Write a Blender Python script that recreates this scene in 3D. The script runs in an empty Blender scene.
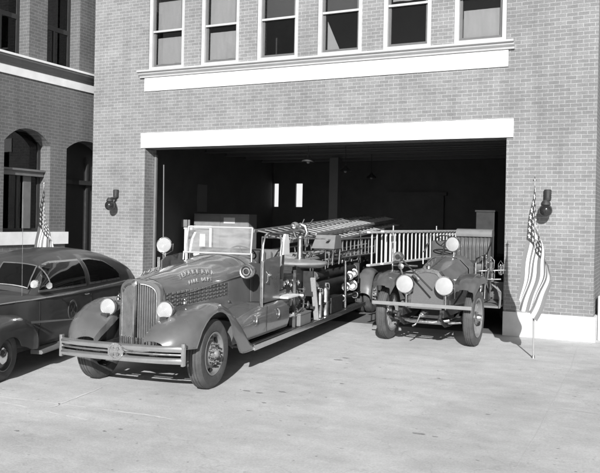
import bpy, bmesh, math, random
from mathutils import Vector, Matrix, Euler, noise
random.seed(7)
R = math.radians
PI = math.pi
sc = bpy.context.scene
C = sc.collection

# ------------------------------------------------------------------ camera
cd = bpy.data.cameras.new('camera'); cam = bpy.data.objects.new('camera', cd); C.objects.link(cam)
cd.sensor_width = 36; cd.lens = 757.87 / 600 * 36
cd.shift_y = -14.16 / 600
cd.clip_start = 0.1; cd.clip_end = 3000
cam.matrix_world = (Matrix.Translation((0, -16.194, 2.3)) @ Matrix.Rotation(R(25.739), 4, 'Z')
                    @ Matrix.Rotation(R(90 - 0.077), 4, 'X') @ Matrix.Rotation(R(1.15), 4, 'Z'))
sc.camera = cam
# ------------------------------------------------------------------ light
SUN_DIR = Vector((-0.34, 0.94, 0)).normalized()        # the way the light travels over the ground
SUN_EL = 24.0
travel = Vector((SUN_DIR.x * math.cos(R(SUN_EL)), SUN_DIR.y * math.cos(R(SUN_EL)), -math.sin(R(SUN_EL))))
ld = bpy.data.lights.new('sun', 'SUN'); sun = bpy.data.objects.new('sun', ld); C.objects.link(sun)
ld.energy = 4.2; ld.angle = R(0.5); ld.color = (1, 1, 1)
sun.rotation_euler = travel.to_track_quat('-Z', 'Y').to_euler()
w = bpy.data.worlds.new('World'); sc.world = w; w.use_nodes = True
nt = w.node_tree; bg = nt.nodes['Background']
sky = nt.nodes.new('ShaderNodeTexSky'); sky.sky_type = 'NISHITA'; sky.sun_disc = False
sky.sun_elevation = R(SUN_EL); sky.sun_rotation = math.atan2(-travel.x, -travel.y)
bw = nt.nodes.new('ShaderNodeRGBToBW')                 # black-and-white film
nt.links.new(sky.outputs[0], bw.inputs[0]); nt.links.new(bw.outputs[0], bg.inputs[0])
bg.inputs[1].default_value = 0.05
# ------------------------------------------------------------------ exposure
sc.render.engine = 'CYCLES'
vs = sc.view_settings
vs.view_transform = 'Standard'; vs.look = 'None'; vs.gamma = 1; vs.use_curve_mapping = False
vs.exposure = 0.66
sc.cycles.max_bounces = 6

# ------------------------------------------------------------------ helpers
def tag(o, label=None, cat=None, group=None, kind=None):
    if label: o['label'] = label
    if cat: o['category'] = cat
    if group: o['group'] = group
    if kind: o['kind'] = kind
    return o

def thing(name, label, cat, loc=(0, 0, 0), rz=0, group=None):
    o = bpy.data.objects.new(name, None); C.objects.link(o)
    o.location = loc; o.rotation_euler = (0, 0, rz); o.empty_display_size = .1
    return tag(o, label, cat, group)

def copy_tree(o, parent=None):
    c = o.copy(); C.objects.link(c); c.parent = parent
    for ch in list(o.children): copy_tree(ch, c)
    return c

class MB:
    def __init__(s): s.bm = bmesh.new(); s.mi = 0
    def face(s, vs_, mi=None):
        try: f = s.bm.faces.new(vs_)
        except ValueError: return None
        f.material_index = s.mi if mi is None else mi
        return f
    def poly(s, pts, mi=None): return s.face([s.bm.verts.new(p) for p in pts], mi)
    def box(s, c, d, rot=None, bev=0.0):
        """centre, full size, optional Euler"""
        hx, hy, hz = d[0]/2, d[1]/2, d[2]/2
        M = Matrix.Translation(c) @ (Euler(rot).to_matrix().to_4x4() if rot else Matrix())
        co = [(-hx,-hy,-hz),(hx,-hy,-hz),(hx,hy,-hz),(-hx,hy,-hz),(-hx,-hy,hz),(hx,-hy,hz),(hx,hy,hz),(-hx,hy,hz)]
        v = [s.bm.verts.new(M @ Vector(p)) for p in co]
        fs = [s.face([v[i] for i in q]) for q in ((3,2,1,0),(4,5,6,7),(0,1,5,4),(1,2,6,5),(2,3,7,6),(3,0,4,7))]
        if bev:
            es = list({e for f in fs for e in f.edges})
            r = bmesh.ops.bevel(s.bm, geom=es, offset=bev, segments=2, affect='EDGES', profile=.6)
            for f in r['faces']: f.material_index = s.mi
        return s
    def b2(s, a, b, bev=0.0):
        return s.box([(a[i]+b[i])/2 for i in range(3)], [abs(b[i]-a[i]) for i in range(3)], bev=bev)
    def tube(s, pts, r, n=10, caps=True, closed=False):
        pts = [Vector(p) for p in pts]; rs = r if isinstance(r, (list, tuple)) else [r]*len(pts)
        rings = []; up = None; N = len(pts)
        for i, p in enumerate(pts):
            if closed: t = pts[(i+1) % N] - pts[i-1]
            else: t = (pts[min(i+1, N-1)] - pts[max(i-1, 0)])
            t.normalize()
            if up is None:
                up = Vector((0, 0, 1)) if abs(t.z) < .9 else Vector((1, 0, 0))
            a = t.cross(up); 
            if a.length < 1e-5: a = t.orthogonal()
            a.normalize(); b = a.cross(t).normalized(); up = b
            rings.append([s.bm.verts.new(p + (a*math.cos(2*PI*k/n) + b*math.sin(2*PI*k/n))*rs[i]) for k in range(n)])
        m = N if closed else N-1
        for i in range(m):
            A, B = rings[i], rings[(i+1) % N]
            for k in range(n): s.face([A[k], A[(k+1) % n], B[(k+1) % n], B[k]])
        if caps and not closed: s.face(rings[0][::-1]); s.face(rings[-1])
        return s
    def lathe(s, o, axis, prof, n=32, closed=False):
        """prof = list of (distance along axis, radius)"""
        o = Vector(o); ax = Vector(axis).normalized()
        a = ax.orthogonal().normalized(); b = ax.cross(a)
        rings = []
        for h, r in prof:
            if r < 1e-5: rings.append([s.bm.verts.new(o + ax*h)])
            else: rings.append([s.bm.verts.new(o + ax*h + (a*math.cos(2*PI*k/n) + b*math.sin(2*PI*k/n))*r) for k in range(n)])
        L = len(rings)
        for i in range(L if closed else L-1):
            A, B = rings[i], rings[(i+1) % L]
            for k in range(n):
                k2 = (k+1) % n
                if len(A) == 1 and len(B) == 1: continue
                if len(A) == 1: s.face([A[0], B[k2], B[k]])
                elif len(B) == 1: s.face([A[k], A[k2], B[0]])
                else: s.face([A[k], A[k2], B[k2], B[k]])
        return s
    def loft(s, secs, closed=False, caps=False):
        V = [[s.bm.verts.new(p) for p in q] for q in secs]
        n = len(V[0])
        for i in range(len(V)-1):
            for k in range(n if closed else n-1):
                k2 = (k+1) % n
                s.face([V[i][k], V[i][k2], V[i+1][k2], V[i+1][k]])
        if caps: s.face(V[0][::-1]); s.face(V[-1])
        return s
    def prism(s, pts, d):
        """polygon pts (3D, planar) extruded by vector d"""
        d = Vector(d); A = [s.bm.verts.new(Vector(p)) for p in pts]; B = [s.bm.verts.new(Vector(p)+d) for p in pts]
        s.face(A[::-1]); s.face(B); n = len(A)
        for k in range(n): s.face([A[k], A[(k+1) % n], B[(k+1) % n], B[k]])
        return s
    def build(s, name, mats, parent=None, smooth=35, solid=0, sub=0, recalc=True):
        if recalc: bmesh.ops.recalc_face_normals(s.bm, faces=s.bm.faces)
        if solid:
            s.bm.normal_update()
            bmesh.ops.solidify(s.bm, geom=s.bm.faces[:], thickness=solid)
            bmesh.ops.recalc_face_normals(s.bm, faces=s.bm.faces)
        me = bpy.data.meshes.new(name); s.bm.to_mesh(me); s.bm.free()
        for m in (mats if isinstance(mats, (list, tuple)) else [mats]): me.materials.append(m)
        o = bpy.data.objects.new(name, me); C.objects.link(o)
        if smooth:
            me.shade_smooth(); me.set_sharp_from_angle(angle=R(smooth))
        if sub:
            md = o.modifiers.new('sub', 'SUBSURF'); md.levels = sub; md.render_levels = sub
        if parent is not None: o.parent = parent
        return o

def struct(o): o['kind'] = 'structure'; return o

# ------------------------------------------------------------------ materials
def nodes(name):
    m = bpy.data.materials.new(name); m.use_nodes = True
    return m, m.node_tree, m.node_tree.nodes['Principled BSDF'], m.node_tree.links
def N(nt, t, **k):
    n = nt.nodes.new(t)
    for a, b in k.items(): setattr(n, a, b)
    return n
def g4(v): return (v, v, v, 1)

def pm(name, base, rough=.5, metal=0, var=.12, scale=8, bump=0, bscale=60, coat=0, dirt=0, spec=.5, stretch=(1,1,1)):
    m, nt, p, L = nodes(name)
    tc = N(nt, 'ShaderNodeTexCoord'); mp = N(nt, 'ShaderNodeMapping'); mp.inputs['Scale'].default_value = stretch
    L.new(tc.outputs['Object'], mp.inputs[0])
    n1 = N(nt, 'ShaderNodeTexNoise'); n1.inputs['Scale'].default_value = scale; n1.inputs['Detail'].default_value = 6; n1.inputs['Roughness'].default_value = .62
    L.new(mp.outputs[0], n1.inputs['Vector'])
    cr = N(nt, 'ShaderNodeMapRange'); cr.inputs[1].default_value = .25; cr.inputs[2].default_value = .75
    cr.inputs[3].default_value = base*(1-var); cr.inputs[4].default_value = base*(1+var)
    L.new(n1.outputs[0], cr.inputs[0]); out = cr.outputs[0]
    if dirt:                                             # dust patches of their own shape
        n2 = N(nt, 'ShaderNodeTexNoise'); n2.inputs['Scale'].default_value = scale*.6; n2.inputs['Detail'].default_value = 8
        mr = N(nt, 'ShaderNodeMapRange'); mr.inputs[1].default_value = .5; mr.inputs[2].default_value = .75; mr.inputs[4].default_value = dirt
        L.new(mp.outputs[0], n2.inputs['Vector']); L.new(n2.outputs[0], mr.inputs[0])
        mx = N(nt, 'ShaderNodeMix'); mx.data_type = 'FLOAT'
        L.new(mr.outputs[0], mx.inputs[0]); L.new(out, mx.inputs[2]); mx.inputs[3].default_value = .28
        out = mx.outputs[0]
    L.new(out, p.inputs['Base Color'])
    p.inputs['Metallic'].default_value = metal; p.inputs['Specular IOR Level'].default_value = spec
    rr = N(nt, 'ShaderNodeMapRange'); rr.inputs[1].default_value = .3; rr.inputs[2].default_value = .7
    rr.inputs[3].default_value = max(.02, rough*.8); rr.inputs[4].default_value = min(1, rough*1.25)
    L.new(n1.outputs[0], rr.inputs[0]); L.new(rr.outputs[0], p.inputs['Roughness'])
    if coat: p.inputs['Coat Weight'].default_value = coat; p.inputs['Coat Roughness'].default_value = .08
    if bump:
        n3 = N(nt, 'ShaderNodeTexNoise'); n3.inputs['Scale'].default_value = bscale; n3.inputs['Detail'].default_value = 4
        L.new(mp.outputs[0], n3.inputs['Vector'])
        b = N(nt, 'ShaderNodeBump'); b.inputs['Strength'].default_value = bump; b.inputs['Distance'].default_value = .01
        L.new(n3.outputs[0], b.inputs['Height']); L.new(b.outputs[0], p.inputs['Normal'])
    return m

def brick(name, b1, b2, mortar, stain=.25, msize=.010):
    m, nt, p, L = nodes(name)
    geo = N(nt, 'ShaderNodeNewGeometry'); sp = N(nt, 'ShaderNodeSeparateXYZ'); L.new(geo.outputs['Position'], sp.inputs[0])
    sn = N(nt, 'ShaderNodeSeparateXYZ'); L.new(geo.outputs['True Normal'], sn.inputs[0])
    ab = N(nt, 'ShaderNodeMath', operation='ABSOLUTE'); L.new(sn.outputs['X'], ab.inputs[0])
    gt = N(nt, 'ShaderNodeMath', operation='GREATER_THAN'); L.new(ab.outputs[0], gt.inputs[0]); gt.inputs[1].default_value = .7
    mx = N(nt, 'ShaderNodeMix'); mx.data_type = 'FLOAT'
    L.new(gt.outputs[0], mx.inputs[0]); L.new(sp.outputs['X'], mx.inputs[2]); L.new(sp.outputs['Y'], mx.inputs[3])
    cb = N(nt, 'ShaderNodeCombineXYZ'); L.new(mx.outputs[0], cb.inputs[0]); L.new(sp.outputs['Z'], cb.inputs[1])
    # a little waviness so courses are not ruler straight
    wn = N(nt, 'ShaderNodeTexNoise'); wn.inputs['Scale'].default_value = 3.0; L.new(cb.outputs[0], wn.inputs['Vector'])
    ws = N(nt, 'ShaderNodeVectorMath', operation='SCALE'); ws.inputs['Scale'].default_value = .012
    wsub = N(nt, 'ShaderNodeVectorMath', operation='SUBTRACT'); wsub.inputs[1].default_value = (.5, .5, .5)
    L.new(wn.outputs['Color'], wsub.inputs[0]); L.new(wsub.outputs[0], ws.inputs[0])
    ad = N(nt, 'ShaderNodeVectorMath', operation='ADD'); L.new(cb.outputs[0], ad.inputs[0]); L.new(ws.outputs[0], ad.inputs[1])
    bt = N(nt, 'ShaderNodeTexBrick'); bt.offset = .5
    bt.inputs['Scale'].default_value = 1; bt.inputs['Brick Width'].default_value = .222; bt.inputs['Row Height'].default_value = .080
    bt.inputs['Mortar Size'].default_value = msize; bt.inputs['Mortar Smooth'].default_value = .25; bt.inputs['Bias'].default_value = -.1
    bt.inputs['Color1'].default_value = g4(b1); bt.inputs['Color2'].default_value = g4(b2); bt.inputs['Mortar'].default_value = g4(mortar)
    L.new(ad.outputs[0], bt.inputs['Vector'])
    n1 = N(nt, 'ShaderNodeTexNoise'); n1.inputs['Scale'].default_value = .55; n1.inputs['Detail'].default_value = 9; n1.inputs['Roughness'].default_value = .65
    L.new(cb.outputs[0], n1.inputs['Vector'])
    mr = N(nt, 'ShaderNodeMapRange'); mr.inputs[1].default_value = .3; mr.inputs[2].default_value = .72; mr.inputs[3].default_value = 1+stain*.4; mr.inputs[4].default_value = 1-stain
    L.new(n1.outputs[0], mr.inputs[0])
    n2 = N(nt, 'ShaderNodeTexNoise'); n2.inputs['Scale'].default_value = 38; n2.inputs['Detail'].default_value = 5
    L.new(cb.outputs[0], n2.inputs['Vector'])
    m2 = N(nt, 'ShaderNodeMapRange'); m2.inputs[1].default_value = .3; m2.inputs[2].default_value = .7; m2.inputs[3].default_value = .88; m2.inputs[4].default_value = 1.12
    L.new(n2.outputs[0], m2.inputs[0])
    mps = N(nt, 'ShaderNodeMapping'); mps.inputs['Scale'].default_value = (2.2, .22, 1); L.new(cb.outputs[0], mps.inputs[0])
    n4 = N(nt, 'ShaderNodeTexNoise'); n4.inputs['Scale'].default_value = 1.6; n4.inputs['Detail'].default_value = 8; n4.inputs['Roughness'].default_value = .7; L.new(mps.outputs[0], n4.inputs['Vector'])
    m4 = N(nt, 'ShaderNodeMapRange'); m4.inputs[1].default_value = .35; m4.inputs[2].default_value = .7; m4.inputs[3].default_value = 1.06; m4.inputs[4].default_value = .86; L.new(n4.outputs[0], m4.inputs[0])
    mq = N(nt, 'ShaderNodeMath', operation='MULTIPLY'); L.new(mr.outputs[0], mq.inputs[0]); L.new(m4.outputs[0], mq.inputs[1])
    mu = N(nt, 'ShaderNodeMath', operation='MULTIPLY'); L.new(mq.outputs[0], mu.inputs[0]); L.new(m2.outputs[0], mu.inputs[1])
    vm = N(nt, 'ShaderNodeVectorMath', operation='SCALE'); L.new(bt.outputs['Color'], vm.inputs[0]); L.new(mu.outputs[0], vm.inputs['Scale'])
    L.new(vm.outputs[0], p.inputs['Base Color']); p.inputs['Roughness'].default_value = .85; p.inputs['Specular IOR Level'].default_value = .25
    inv = N(nt, 'ShaderNodeMath', operation='MULTIPLY_ADD'); inv.inputs[1].default_value = -1; inv.inputs[2].default_value = 1; L.new(bt.outputs['Fac'], inv.inputs[0])
    a2 = N(nt, 'ShaderNodeMath', operation='MULTIPLY_ADD'); a2.inputs[1].default_value = .35; L.new(n2.outputs[0], a2.inputs[0]); L.new(inv.outputs[0], a2.inputs[2])
    b = N(nt, 'ShaderNodeBump'); b.inputs['Strength'].default_value = .5; b.inputs['Distance'].default_value = .006
    L.new(a2.outputs[0], b.inputs['Height']); L.new(b.outputs[0], p.inputs['Normal'])
    return m

def ground_mat(name, base):
    m, nt, p, L = nodes(name)
    geo = N(nt, 'ShaderNodeNewGeometry')
    def nz(scale, det, rough=.6, st=None, rot=0):
        v = geo.outputs['Position']
        if st:
            mp = N(nt, 'ShaderNodeMapping'); mp.inputs['Scale'].default_value = st; mp.inputs['Rotation'].default_value = (0, 0, rot); L.new(v, mp.inputs[0]); v = mp.outputs[0]
        n = N(nt, 'ShaderNodeTexNoise'); n.inputs['Scale'].default_value = scale; n.inputs['Detail'].default_value = det; n.inputs['Roughness'].default_value = rough
        L.new(v, n.inputs['Vector']); return n.outputs[0]
    def mrng(s, a, b, c, d):
        r = N(nt, 'ShaderNodeMapRange'); r.inputs[1].default_value = a; r.inputs[2].default_value = b; r.inputs[3].default_value = c; r.inputs[4].default_value = d
        L.new(s, r.inputs[0]); return r.outputs[0]
    def mul(a, b):
        x = N(nt, 'ShaderNodeMath', operation='MULTIPLY'); L.new(a, x.inputs[0]); L.new(b, x.inputs[1]); return x.outputs[0]
    big = mrng(nz(.35, 6), .3, .7, .84, 1.1)
    mid = mrng(nz(2.6, 8, .7), .3, .7, .90, 1.08)
    fine = mrng(nz(38, 8, .8), .3, .7, .80, 1.18)
    streak = mrng(nz(1.5, 9, .75, (.7, 1.5, 1), R(-12)), .35, .7, 1.07, .86)
    blot = mrng(nz(1.1, 7, .72), .62, .74, 1, .72)           # oil and damp spots
    specks = mrng(nz(9, 3, .5), .68, .75, 1, .5)
    vo = N(nt, 'ShaderNodeTexVoronoi'); vo.feature = 'DISTANCE_TO_EDGE'; vo.inputs['Scale'].default_value = .33
    wp_ = N(nt, 'ShaderNodeTexNoise'); wp_.inputs['Scale'].default_value = 2.2; wp_.inputs['Detail'].default_value = 7; L.new(geo.outputs['Position'], wp_.inputs['Vector'])
    ws_ = N(nt, 'ShaderNodeVectorMath', operation='SCALE'); ws_.inputs['Scale'].default_value = 1.1; L.new(wp_.outputs['Color'], ws_.inputs[0])
    wa = N(nt, 'ShaderNodeVectorMath', operation='ADD'); L.new(geo.outputs['Position'], wa.inputs[0]); L.new(ws_.outputs[0], wa.inputs[1]); L.new(wa.outputs[0], vo.inputs['Vector'])
    crack = mrng(vo.outputs['Distance'], .0, .006, .88, 1)
    light = mrng(nz(.9, 10, .75, (1.3, .8, 1), R(30)), .5, .72, 1, 1.16)
    grit = mrng(nz(120, 2, .5), .66, .74, 1, .72)
    v = mul(mul(mul(mul(big, mid), mul(fine, streak)), mul(blot, specks)), mul(mul(crack, light), grit))
    sc_ = N(nt, 'ShaderNodeMath', operation='MULTIPLY'); L.new(v, sc_.inputs[0]); sc_.inputs[1].default_value = base
    L.new(sc_.outputs[0], p.inputs['Base Color'])
    p.inputs['Roughness'].default_value = .9; p.inputs['Specular IOR Level'].default_value = .2
    b = N(nt, 'ShaderNodeBump'); b.inputs['Strength'].default_value = .35; b.inputs['Distance'].default_value = .008
    L.new(nz(40, 8, .7), b.inputs['Height']); L.new(b.outputs[0], p.inputs['Normal'])
    return m

M = {}
M['brick'] = brick('pale_brick', .20, .25, .37, .30, .0068)
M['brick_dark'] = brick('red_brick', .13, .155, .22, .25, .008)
M['ground'] = ground_mat('concrete_apron', .56)
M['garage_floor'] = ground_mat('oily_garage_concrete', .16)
M['stone'] = pm('white_painted_stone', .74, .75, var=.14, scale=2.2, bump=.15, bscale=40)
M['plinth'] = pm('limewashed_plinth', .60, .8, var=.16, scale=2.2, bump=.3, bscale=25)
M['frame'] = pm('cream_window_paint', .42, .5, var=.08, scale=5)
M['sash'] = pm('dark_sash_paint', .11, .5, var=.1)
M['sash_black'] = pm('black_sash_paint', .035, .5, var=.2)
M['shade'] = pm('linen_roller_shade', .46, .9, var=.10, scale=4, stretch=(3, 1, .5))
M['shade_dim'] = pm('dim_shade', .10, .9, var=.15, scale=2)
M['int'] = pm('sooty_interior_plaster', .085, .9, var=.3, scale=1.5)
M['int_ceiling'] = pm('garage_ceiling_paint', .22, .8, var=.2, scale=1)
M['beam'] = pm('painted_steel_beam', .16, .6, var=.1)
M['locker'] = pm('grey_locker_paint', .20, .5, var=.1)
M['white'] = pm('white_enamel', .75, .4, var=.05)
M['paper'] = pm('paper_notice', .6, .9, var=.05)
M['cornice'] = pm('brown_stone_moulding', .14, .7, var=.2, scale=4)
M['red'] = pm('fire_engine_enamel', .115, .30, var=.16, scale=3.5, coat=.9, dirt=.14)
M['red_old'] = pm('old_engine_enamel', .12, .4, var=.18, scale=5, coat=.4, dirt=.18)
M['car'] = pm('dark_car_enamel', .055, .42, var=.15, scale=3, coat=.35, dirt=.10, spec=.4)
M['chrome'] = pm('chrome_plate', .72, .16, 1, var=.06, scale=6)
M['nickel'] = pm('dull_nickel', .50, .30, 1, var=.15, scale=12)
M['brass'] = pm('polished_brass', .42, .34, 1, var=.12, scale=14)
M['bumper'] = pm('dusty_bumper_plate', .58, .13, .9, var=.12, scale=7)
M['tyre'] = pm('dusty_tyre_rubber', .07, .85, var=.3, scale=9, bump=.5, bscale=45, dirt=.14)
M['rubber'] = pm('black_rubber', .02, .6, var=.2)
M['black'] = pm('black_iron', .02, .55, var=.3, scale=12)
M['chassis'] = pm('greasy_chassis_iron', .03, .6, var=.4, scale=14)
M['wheel'] = pm('wheel_enamel', .20, .4, var=.15, scale=8, coat=.3)
M['wood'] = pm('ash_ladder_wood', .30, .55, var=.18, scale=5, stretch=(8, 1, 8))
M['woodgrey'] = pm('varnished_ladder_wood', .17, .45, var=.2, scale=5, stretch=(8, 1, 8))
M['grey'] = pm('grey_deck_paint', .17, .5, var=.12, scale=6)
M['leather'] = pm('worn_seat_leather', .08, .42, var=.2, scale=8)
M['leather_pale'] = pm('pale_seat_cover', .17, .6, var=.12, scale=8)
M['hose'] = pm('rubber_suction_hose', .018, .7, var=.25, scale=10)
M['lens'] = pm('frosted_lamp_lens', .40, .12, var=.06, scale=16, bump=.12, bscale=30, coat=.9)
M['star'] = pm('flag_white', .72, .9, var=.04)
M['stripe'] = pm('flag_red_stripe', .17, .9, var=.06)
M['canton'] = pm('flag_blue', .04, .9, var=.1)
M['pole'] = pm('flag_pole_wood', .30, .5, var=.15, scale=10)
M['gilt'] = pm('gilt_lettering', .5, .35, .3, var=.1)
M['globe'] = pm('ruby_lamp_glass', .018, .07, var=.1, spec=.9)
M['chalk'] = pm('pale_scuff', .70, .95, var=.06, scale=30)
M['joint'] = pm('concrete_joint', .51, .95, var=.2, scale=20)
M['oil'] = pm('oil_spot', .30, .6, var=.3, scale=30)
M['seal'] = pm('door_seal_paint', .10, .5, var=.1)
M['grillepaint'] = pm('grille_bar_plate', .40, .3, .6, var=.15, scale=9)
M['bulb'] = pm('unlit_bulb_glass', .22, .2)
M['core'] = pm('radiator_core_mesh', .13, .6, var=.1, scale=40, bump=1, bscale=120)
M['fender_old'] = pm('old_fender_enamel', .075, .35, var=.2, scale=6, coat=.4, dirt=.2)
M['canvas'] = pm('canvas_hose', .20, .9, var=.25, scale=14)
M['deck'] = pm('worn_deck_plate', .26, .45, var=.2, scale=7)
M['barpaint'] = pm('pale_bar_paint', .22, .5, var=.1, scale=10)
M['body_dark'] = pm('black_body_enamel', .02, .5, var=.2, scale=6)
M['wood_white'] = pm('white_painted_ladder', .46, .55, var=.12, scale=6)
M['chrome_dull'] = pm('dull_trim', .45, .3, .8, var=.1)
M['car_pane'] = pm('dark_car_window', .008, .05, var=.1, spec=.25)
m_, nt_, p_, L__ = nodes('daylight_glow'); p_.inputs['Emission Color'].default_value = g4(1); p_.inputs['Emission Strength'].default_value = .55; M['day_glow'] = m_  # emission stands in for daylight seen through the rear slit windows
def glass(name, tint=.9, rough=.02):
    m, nt, p, L = nodes(name)
    out = nt.nodes['Material Output']
    tr = N(nt, 'ShaderNodeBsdfTransparent'); tr.inputs[0].default_value = g4(tint)
    gl = N(nt, 'ShaderNodeBsdfGlossy'); gl.inputs['Roughness'].default_value = rough; gl.inputs[0].default_value = g4(.9)
    fr = N(nt, 'ShaderNodeFresnel'); fr.inputs[0].default_value = 1.5
    mx = N(nt, 'ShaderNodeMixShader'); L.new(fr.outputs[0], mx.inputs[0]); L.new(tr.outputs[0], mx.inputs[1]); L.new(gl.outputs[0], mx.inputs[2])
    L.new(mx.outputs[0], out.inputs[0]); return m
def dusty_glass(name):
    m, nt, p, L = nodes(name); out = nt.nodes['Material Output']
    tr = N(nt, 'ShaderNodeBsdfTransparent'); tr.inputs[0].default_value = g4(.9)
    df = N(nt, 'ShaderNodeBsdfDiffuse'); df.inputs[0].default_value = g4(.6)
    gl = N(nt, 'ShaderNodeBsdfGlossy'); gl.inputs['Roughness'].default_value = .03
    tx = N(nt, 'ShaderNodeTexNoise'); tx.inputs['Scale'].default_value = 5; tx.inputs['Detail'].default_value = 6
    mr = N(nt, 'ShaderNodeMapRange'); mr.inputs[1].default_value = .3; mr.inputs[2].default_value = .75; mr.inputs[3].default_value = .06; mr.inputs[4].default_value = .26; L.new(tx.outputs[0], mr.inputs[0])
    a = N(nt, 'ShaderNodeMixShader'); L.new(mr.outputs[0], a.inputs[0]); L.new(tr.outputs[0], a.inputs[1]); L.new(df.outputs[0], a.inputs[2])
    fr = N(nt, 'ShaderNodeFresnel'); fr.inputs[0].default_value = 1.5
    c = N(nt, 'ShaderNodeMixShader'); L.new(fr.outputs[0], c.inputs[0]); L.new(a.outputs[0], c.inputs[1]); L.new(gl.outputs[0], c.inputs[2]); L.new(c.outputs[0], out.inputs[0]); return m
M['glass'] = glass('window_glass', .82)
M['glass_ws'] = dusty_glass('dusty_windshield_glass')

# ------------------------------------------------------------------ ground
b = MB(); n = 24; ext = 500
b.poly([(-ext, -ext, 0), (ext, -ext, 0), (ext, ext, 0), (-ext, ext, 0)])
struct(b.build('ground', M['ground'], smooth=0))
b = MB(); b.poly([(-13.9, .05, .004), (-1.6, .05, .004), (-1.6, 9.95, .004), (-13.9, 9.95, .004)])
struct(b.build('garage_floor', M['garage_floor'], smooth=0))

def ribbon(name, pts, wdt, z, mat):
    b = MB(); L_, R_ = [], []
    P = []
    for i in range(len(pts)-1):
        for t in range(8):
            P.append(Vector((*pts[i], 0)).lerp(Vector((*pts[i+1], 0)), t/8))
    P.append(Vector((*pts[-1], 0)))
    for i, p in enumerate(P):
        t = (P[min(i+1, len(P)-1)] - P[max(i-1, 0)]).normalized(); nn = Vector((-t.y, t.x, 0))
        ww = wdt*(.45 + .8*random.random())*(1 if 0 < i < len(P)-1 else .2); off = random.uniform(-.3, .3)*wdt
        L_.append(b.bm.verts.new(p + nn*(off+ww/2) + Vector((0, 0, z)))); R_.append(b.bm.verts.new(p + nn*(off-ww/2) + Vector((0, 0, z))))
    for i in range(len(P)-1): b.face([L_[i], R_[i], R_[i+1], L_[i+1]])
    return struct(b.build(name, mat, smooth=0))
for pts in ([(-8.2, -9.25), (-7.55, -9.18), (-6.65, -9.08), (-6.25, -9.06)], [(-6.1, -9.04), (-5.44, -8.98), (-5.0, -8.98)],
            [(-8.0, -9.33), (-7.34, -9.37), (-6.81, -9.41)], [(-6.56, -9.43), (-6.2, -9.46), (-5.85, -9.48)], [(-6.61, -9.29), (-6.7, -8.75), (-6.82, -8.11)]):
    ribbon('scuff_mark', pts, .034, .004, M['chalk'])
ribbon('pavement_joint', [(-1.5, -.25), (-1.35, -3), (-1.25, -7), (-1.2, -12)], .012, .004, M['joint'])
ribbon('pavement_joint', [(-1.5, -6.1), (3, -6.6), (9, -7.2)], .012, .008, M['joint'])
def oil(x, y, r):
    b = MB(); k = 14; st = random.uniform(1.2, 2.2)
    b.poly([(x + r*st*math.cos(2*PI*i/k)*random.uniform(.6, 1.15), y + r*math.sin(2*PI*i/k)*random.uniform(.6, 1.15), .005) for i in range(k)])
    struct(b.build('oil_stain', M['oil'], smooth=0))
for x, y, r in [(-5.04, -7.29, .03), (-4.84, -7.31, .03), (-4.6, -7.1, .03), (-4.52, -7.76, .025), (-4.88, -4.51, .05), (-4.85, -4.28, .035),
                (-2.38, -8.14, .035), (-2.2, -8.16, .02), (-4.1, -6.2, .02), (-5.3, -9.6, .02), (-3.6, -8.9, .015), (-3.0, -5.1, .02), (-6.2, -10.2, .02), (-1.9, -6.9, .015)]:
    oil(x, y, r)

# ------------------------------------------------------------------ walls with real openings
def wall_grid(b, us, zs, holes, P, t):
    """P(u, d, z) -> world point, d = 0 front, t = back. holes = [(u0,u1,z0,z1)]"""
    def hole(u, z): return any(h[0] < u < h[1] and h[2] < z < h[3] for h in holes)
    ulo, uhi, zlo, zhi = min(us), max(us), min(zs), max(zs)
    us = sorted({q for q in set(us) | {h[0] for h in holes} | {h[1] for h in holes} if ulo <= q <= uhi})
    zs = sorted({q for q in set(zs) | {h[2] for h in holes} | {h[3] for h in holes} if zlo <= q <= zhi})
    cell = lambda i, j: (0 <= i < len(us)-1 and 0 <= j < len(zs)-1 and not hole((us[i]+us[i+1])/2, (zs[j]+zs[j+1])/2))
    cache = {}
    def v(u, d, z):
        k = (round(u, 4), d, round(z, 4))
        if k not in cache: cache[k] = b.bm.verts.new(P(u, d, z))
        return cache[k]
    for i in range(len(us)-1):
        for j in range(len(zs)-1):
            if not cell(i, j): continue
            u0, u1, z0, z1 = us[i], us[i+1], zs[j], zs[j+1]
            b.face([v(u0, 0, z0), v(u1, 0, z0), v(u1, 0, z1), v(u0, 0, z1)])
            b.face([v(u0, t, z1), v(u1, t, z1), v(u1, t, z0), v(u0, t, z0)])
            if not cell(i-1, j): b.face([v(u0, 0, z0), v(u0, 0, z1), v(u0, t, z1), v(u0, t, z0)])
            if not cell(i+1, j): b.face([v(u1, 0, z0), v(u1, t, z0), v(u1, t, z1), v(u1, 0, z1)])
            if not cell(i, j-1): b.face([v(u0, 0, z0), v(u0, t, z0), v(u1, t, z0), v(u1, 0, z0)])
            if not cell(i, j+1): b.face([v(u0, 0, z1), v(u1, 0, z1), v(u1, t, z1), v(u0, t, z1)])

# ------------------------------------------------------------------ fire station
XL, XR = -14.14, -1.267
GL, GR, GT = -12.38, -3.034, 4.144
ST = thing('fire_station', 'pale brick fire station with wide open garage doorway and a row of upstairs windows', 'building', ((XL+XR)/2, 0, 0))
IM = Matrix.Translation((-(XL+XR)/2, 0, 0))
def P_(o, parent=ST, im=IM):
    o.matrix_parent_inverse = Matrix(); o.location = im @ Vector((0, 0, 0)); return o
wins = [(-12.33 + 1.626*k, -11.21 + 1.626*k) for k in range(6)]
b = MB()
wall_grid(b, [XL, XR], [.0, 10.5], [(GL, GR, -1, GT)] + [(a, c, 6.2, 8.3) for a, c in wins], lambda u, d, z: (u, d, z), .5)
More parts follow.
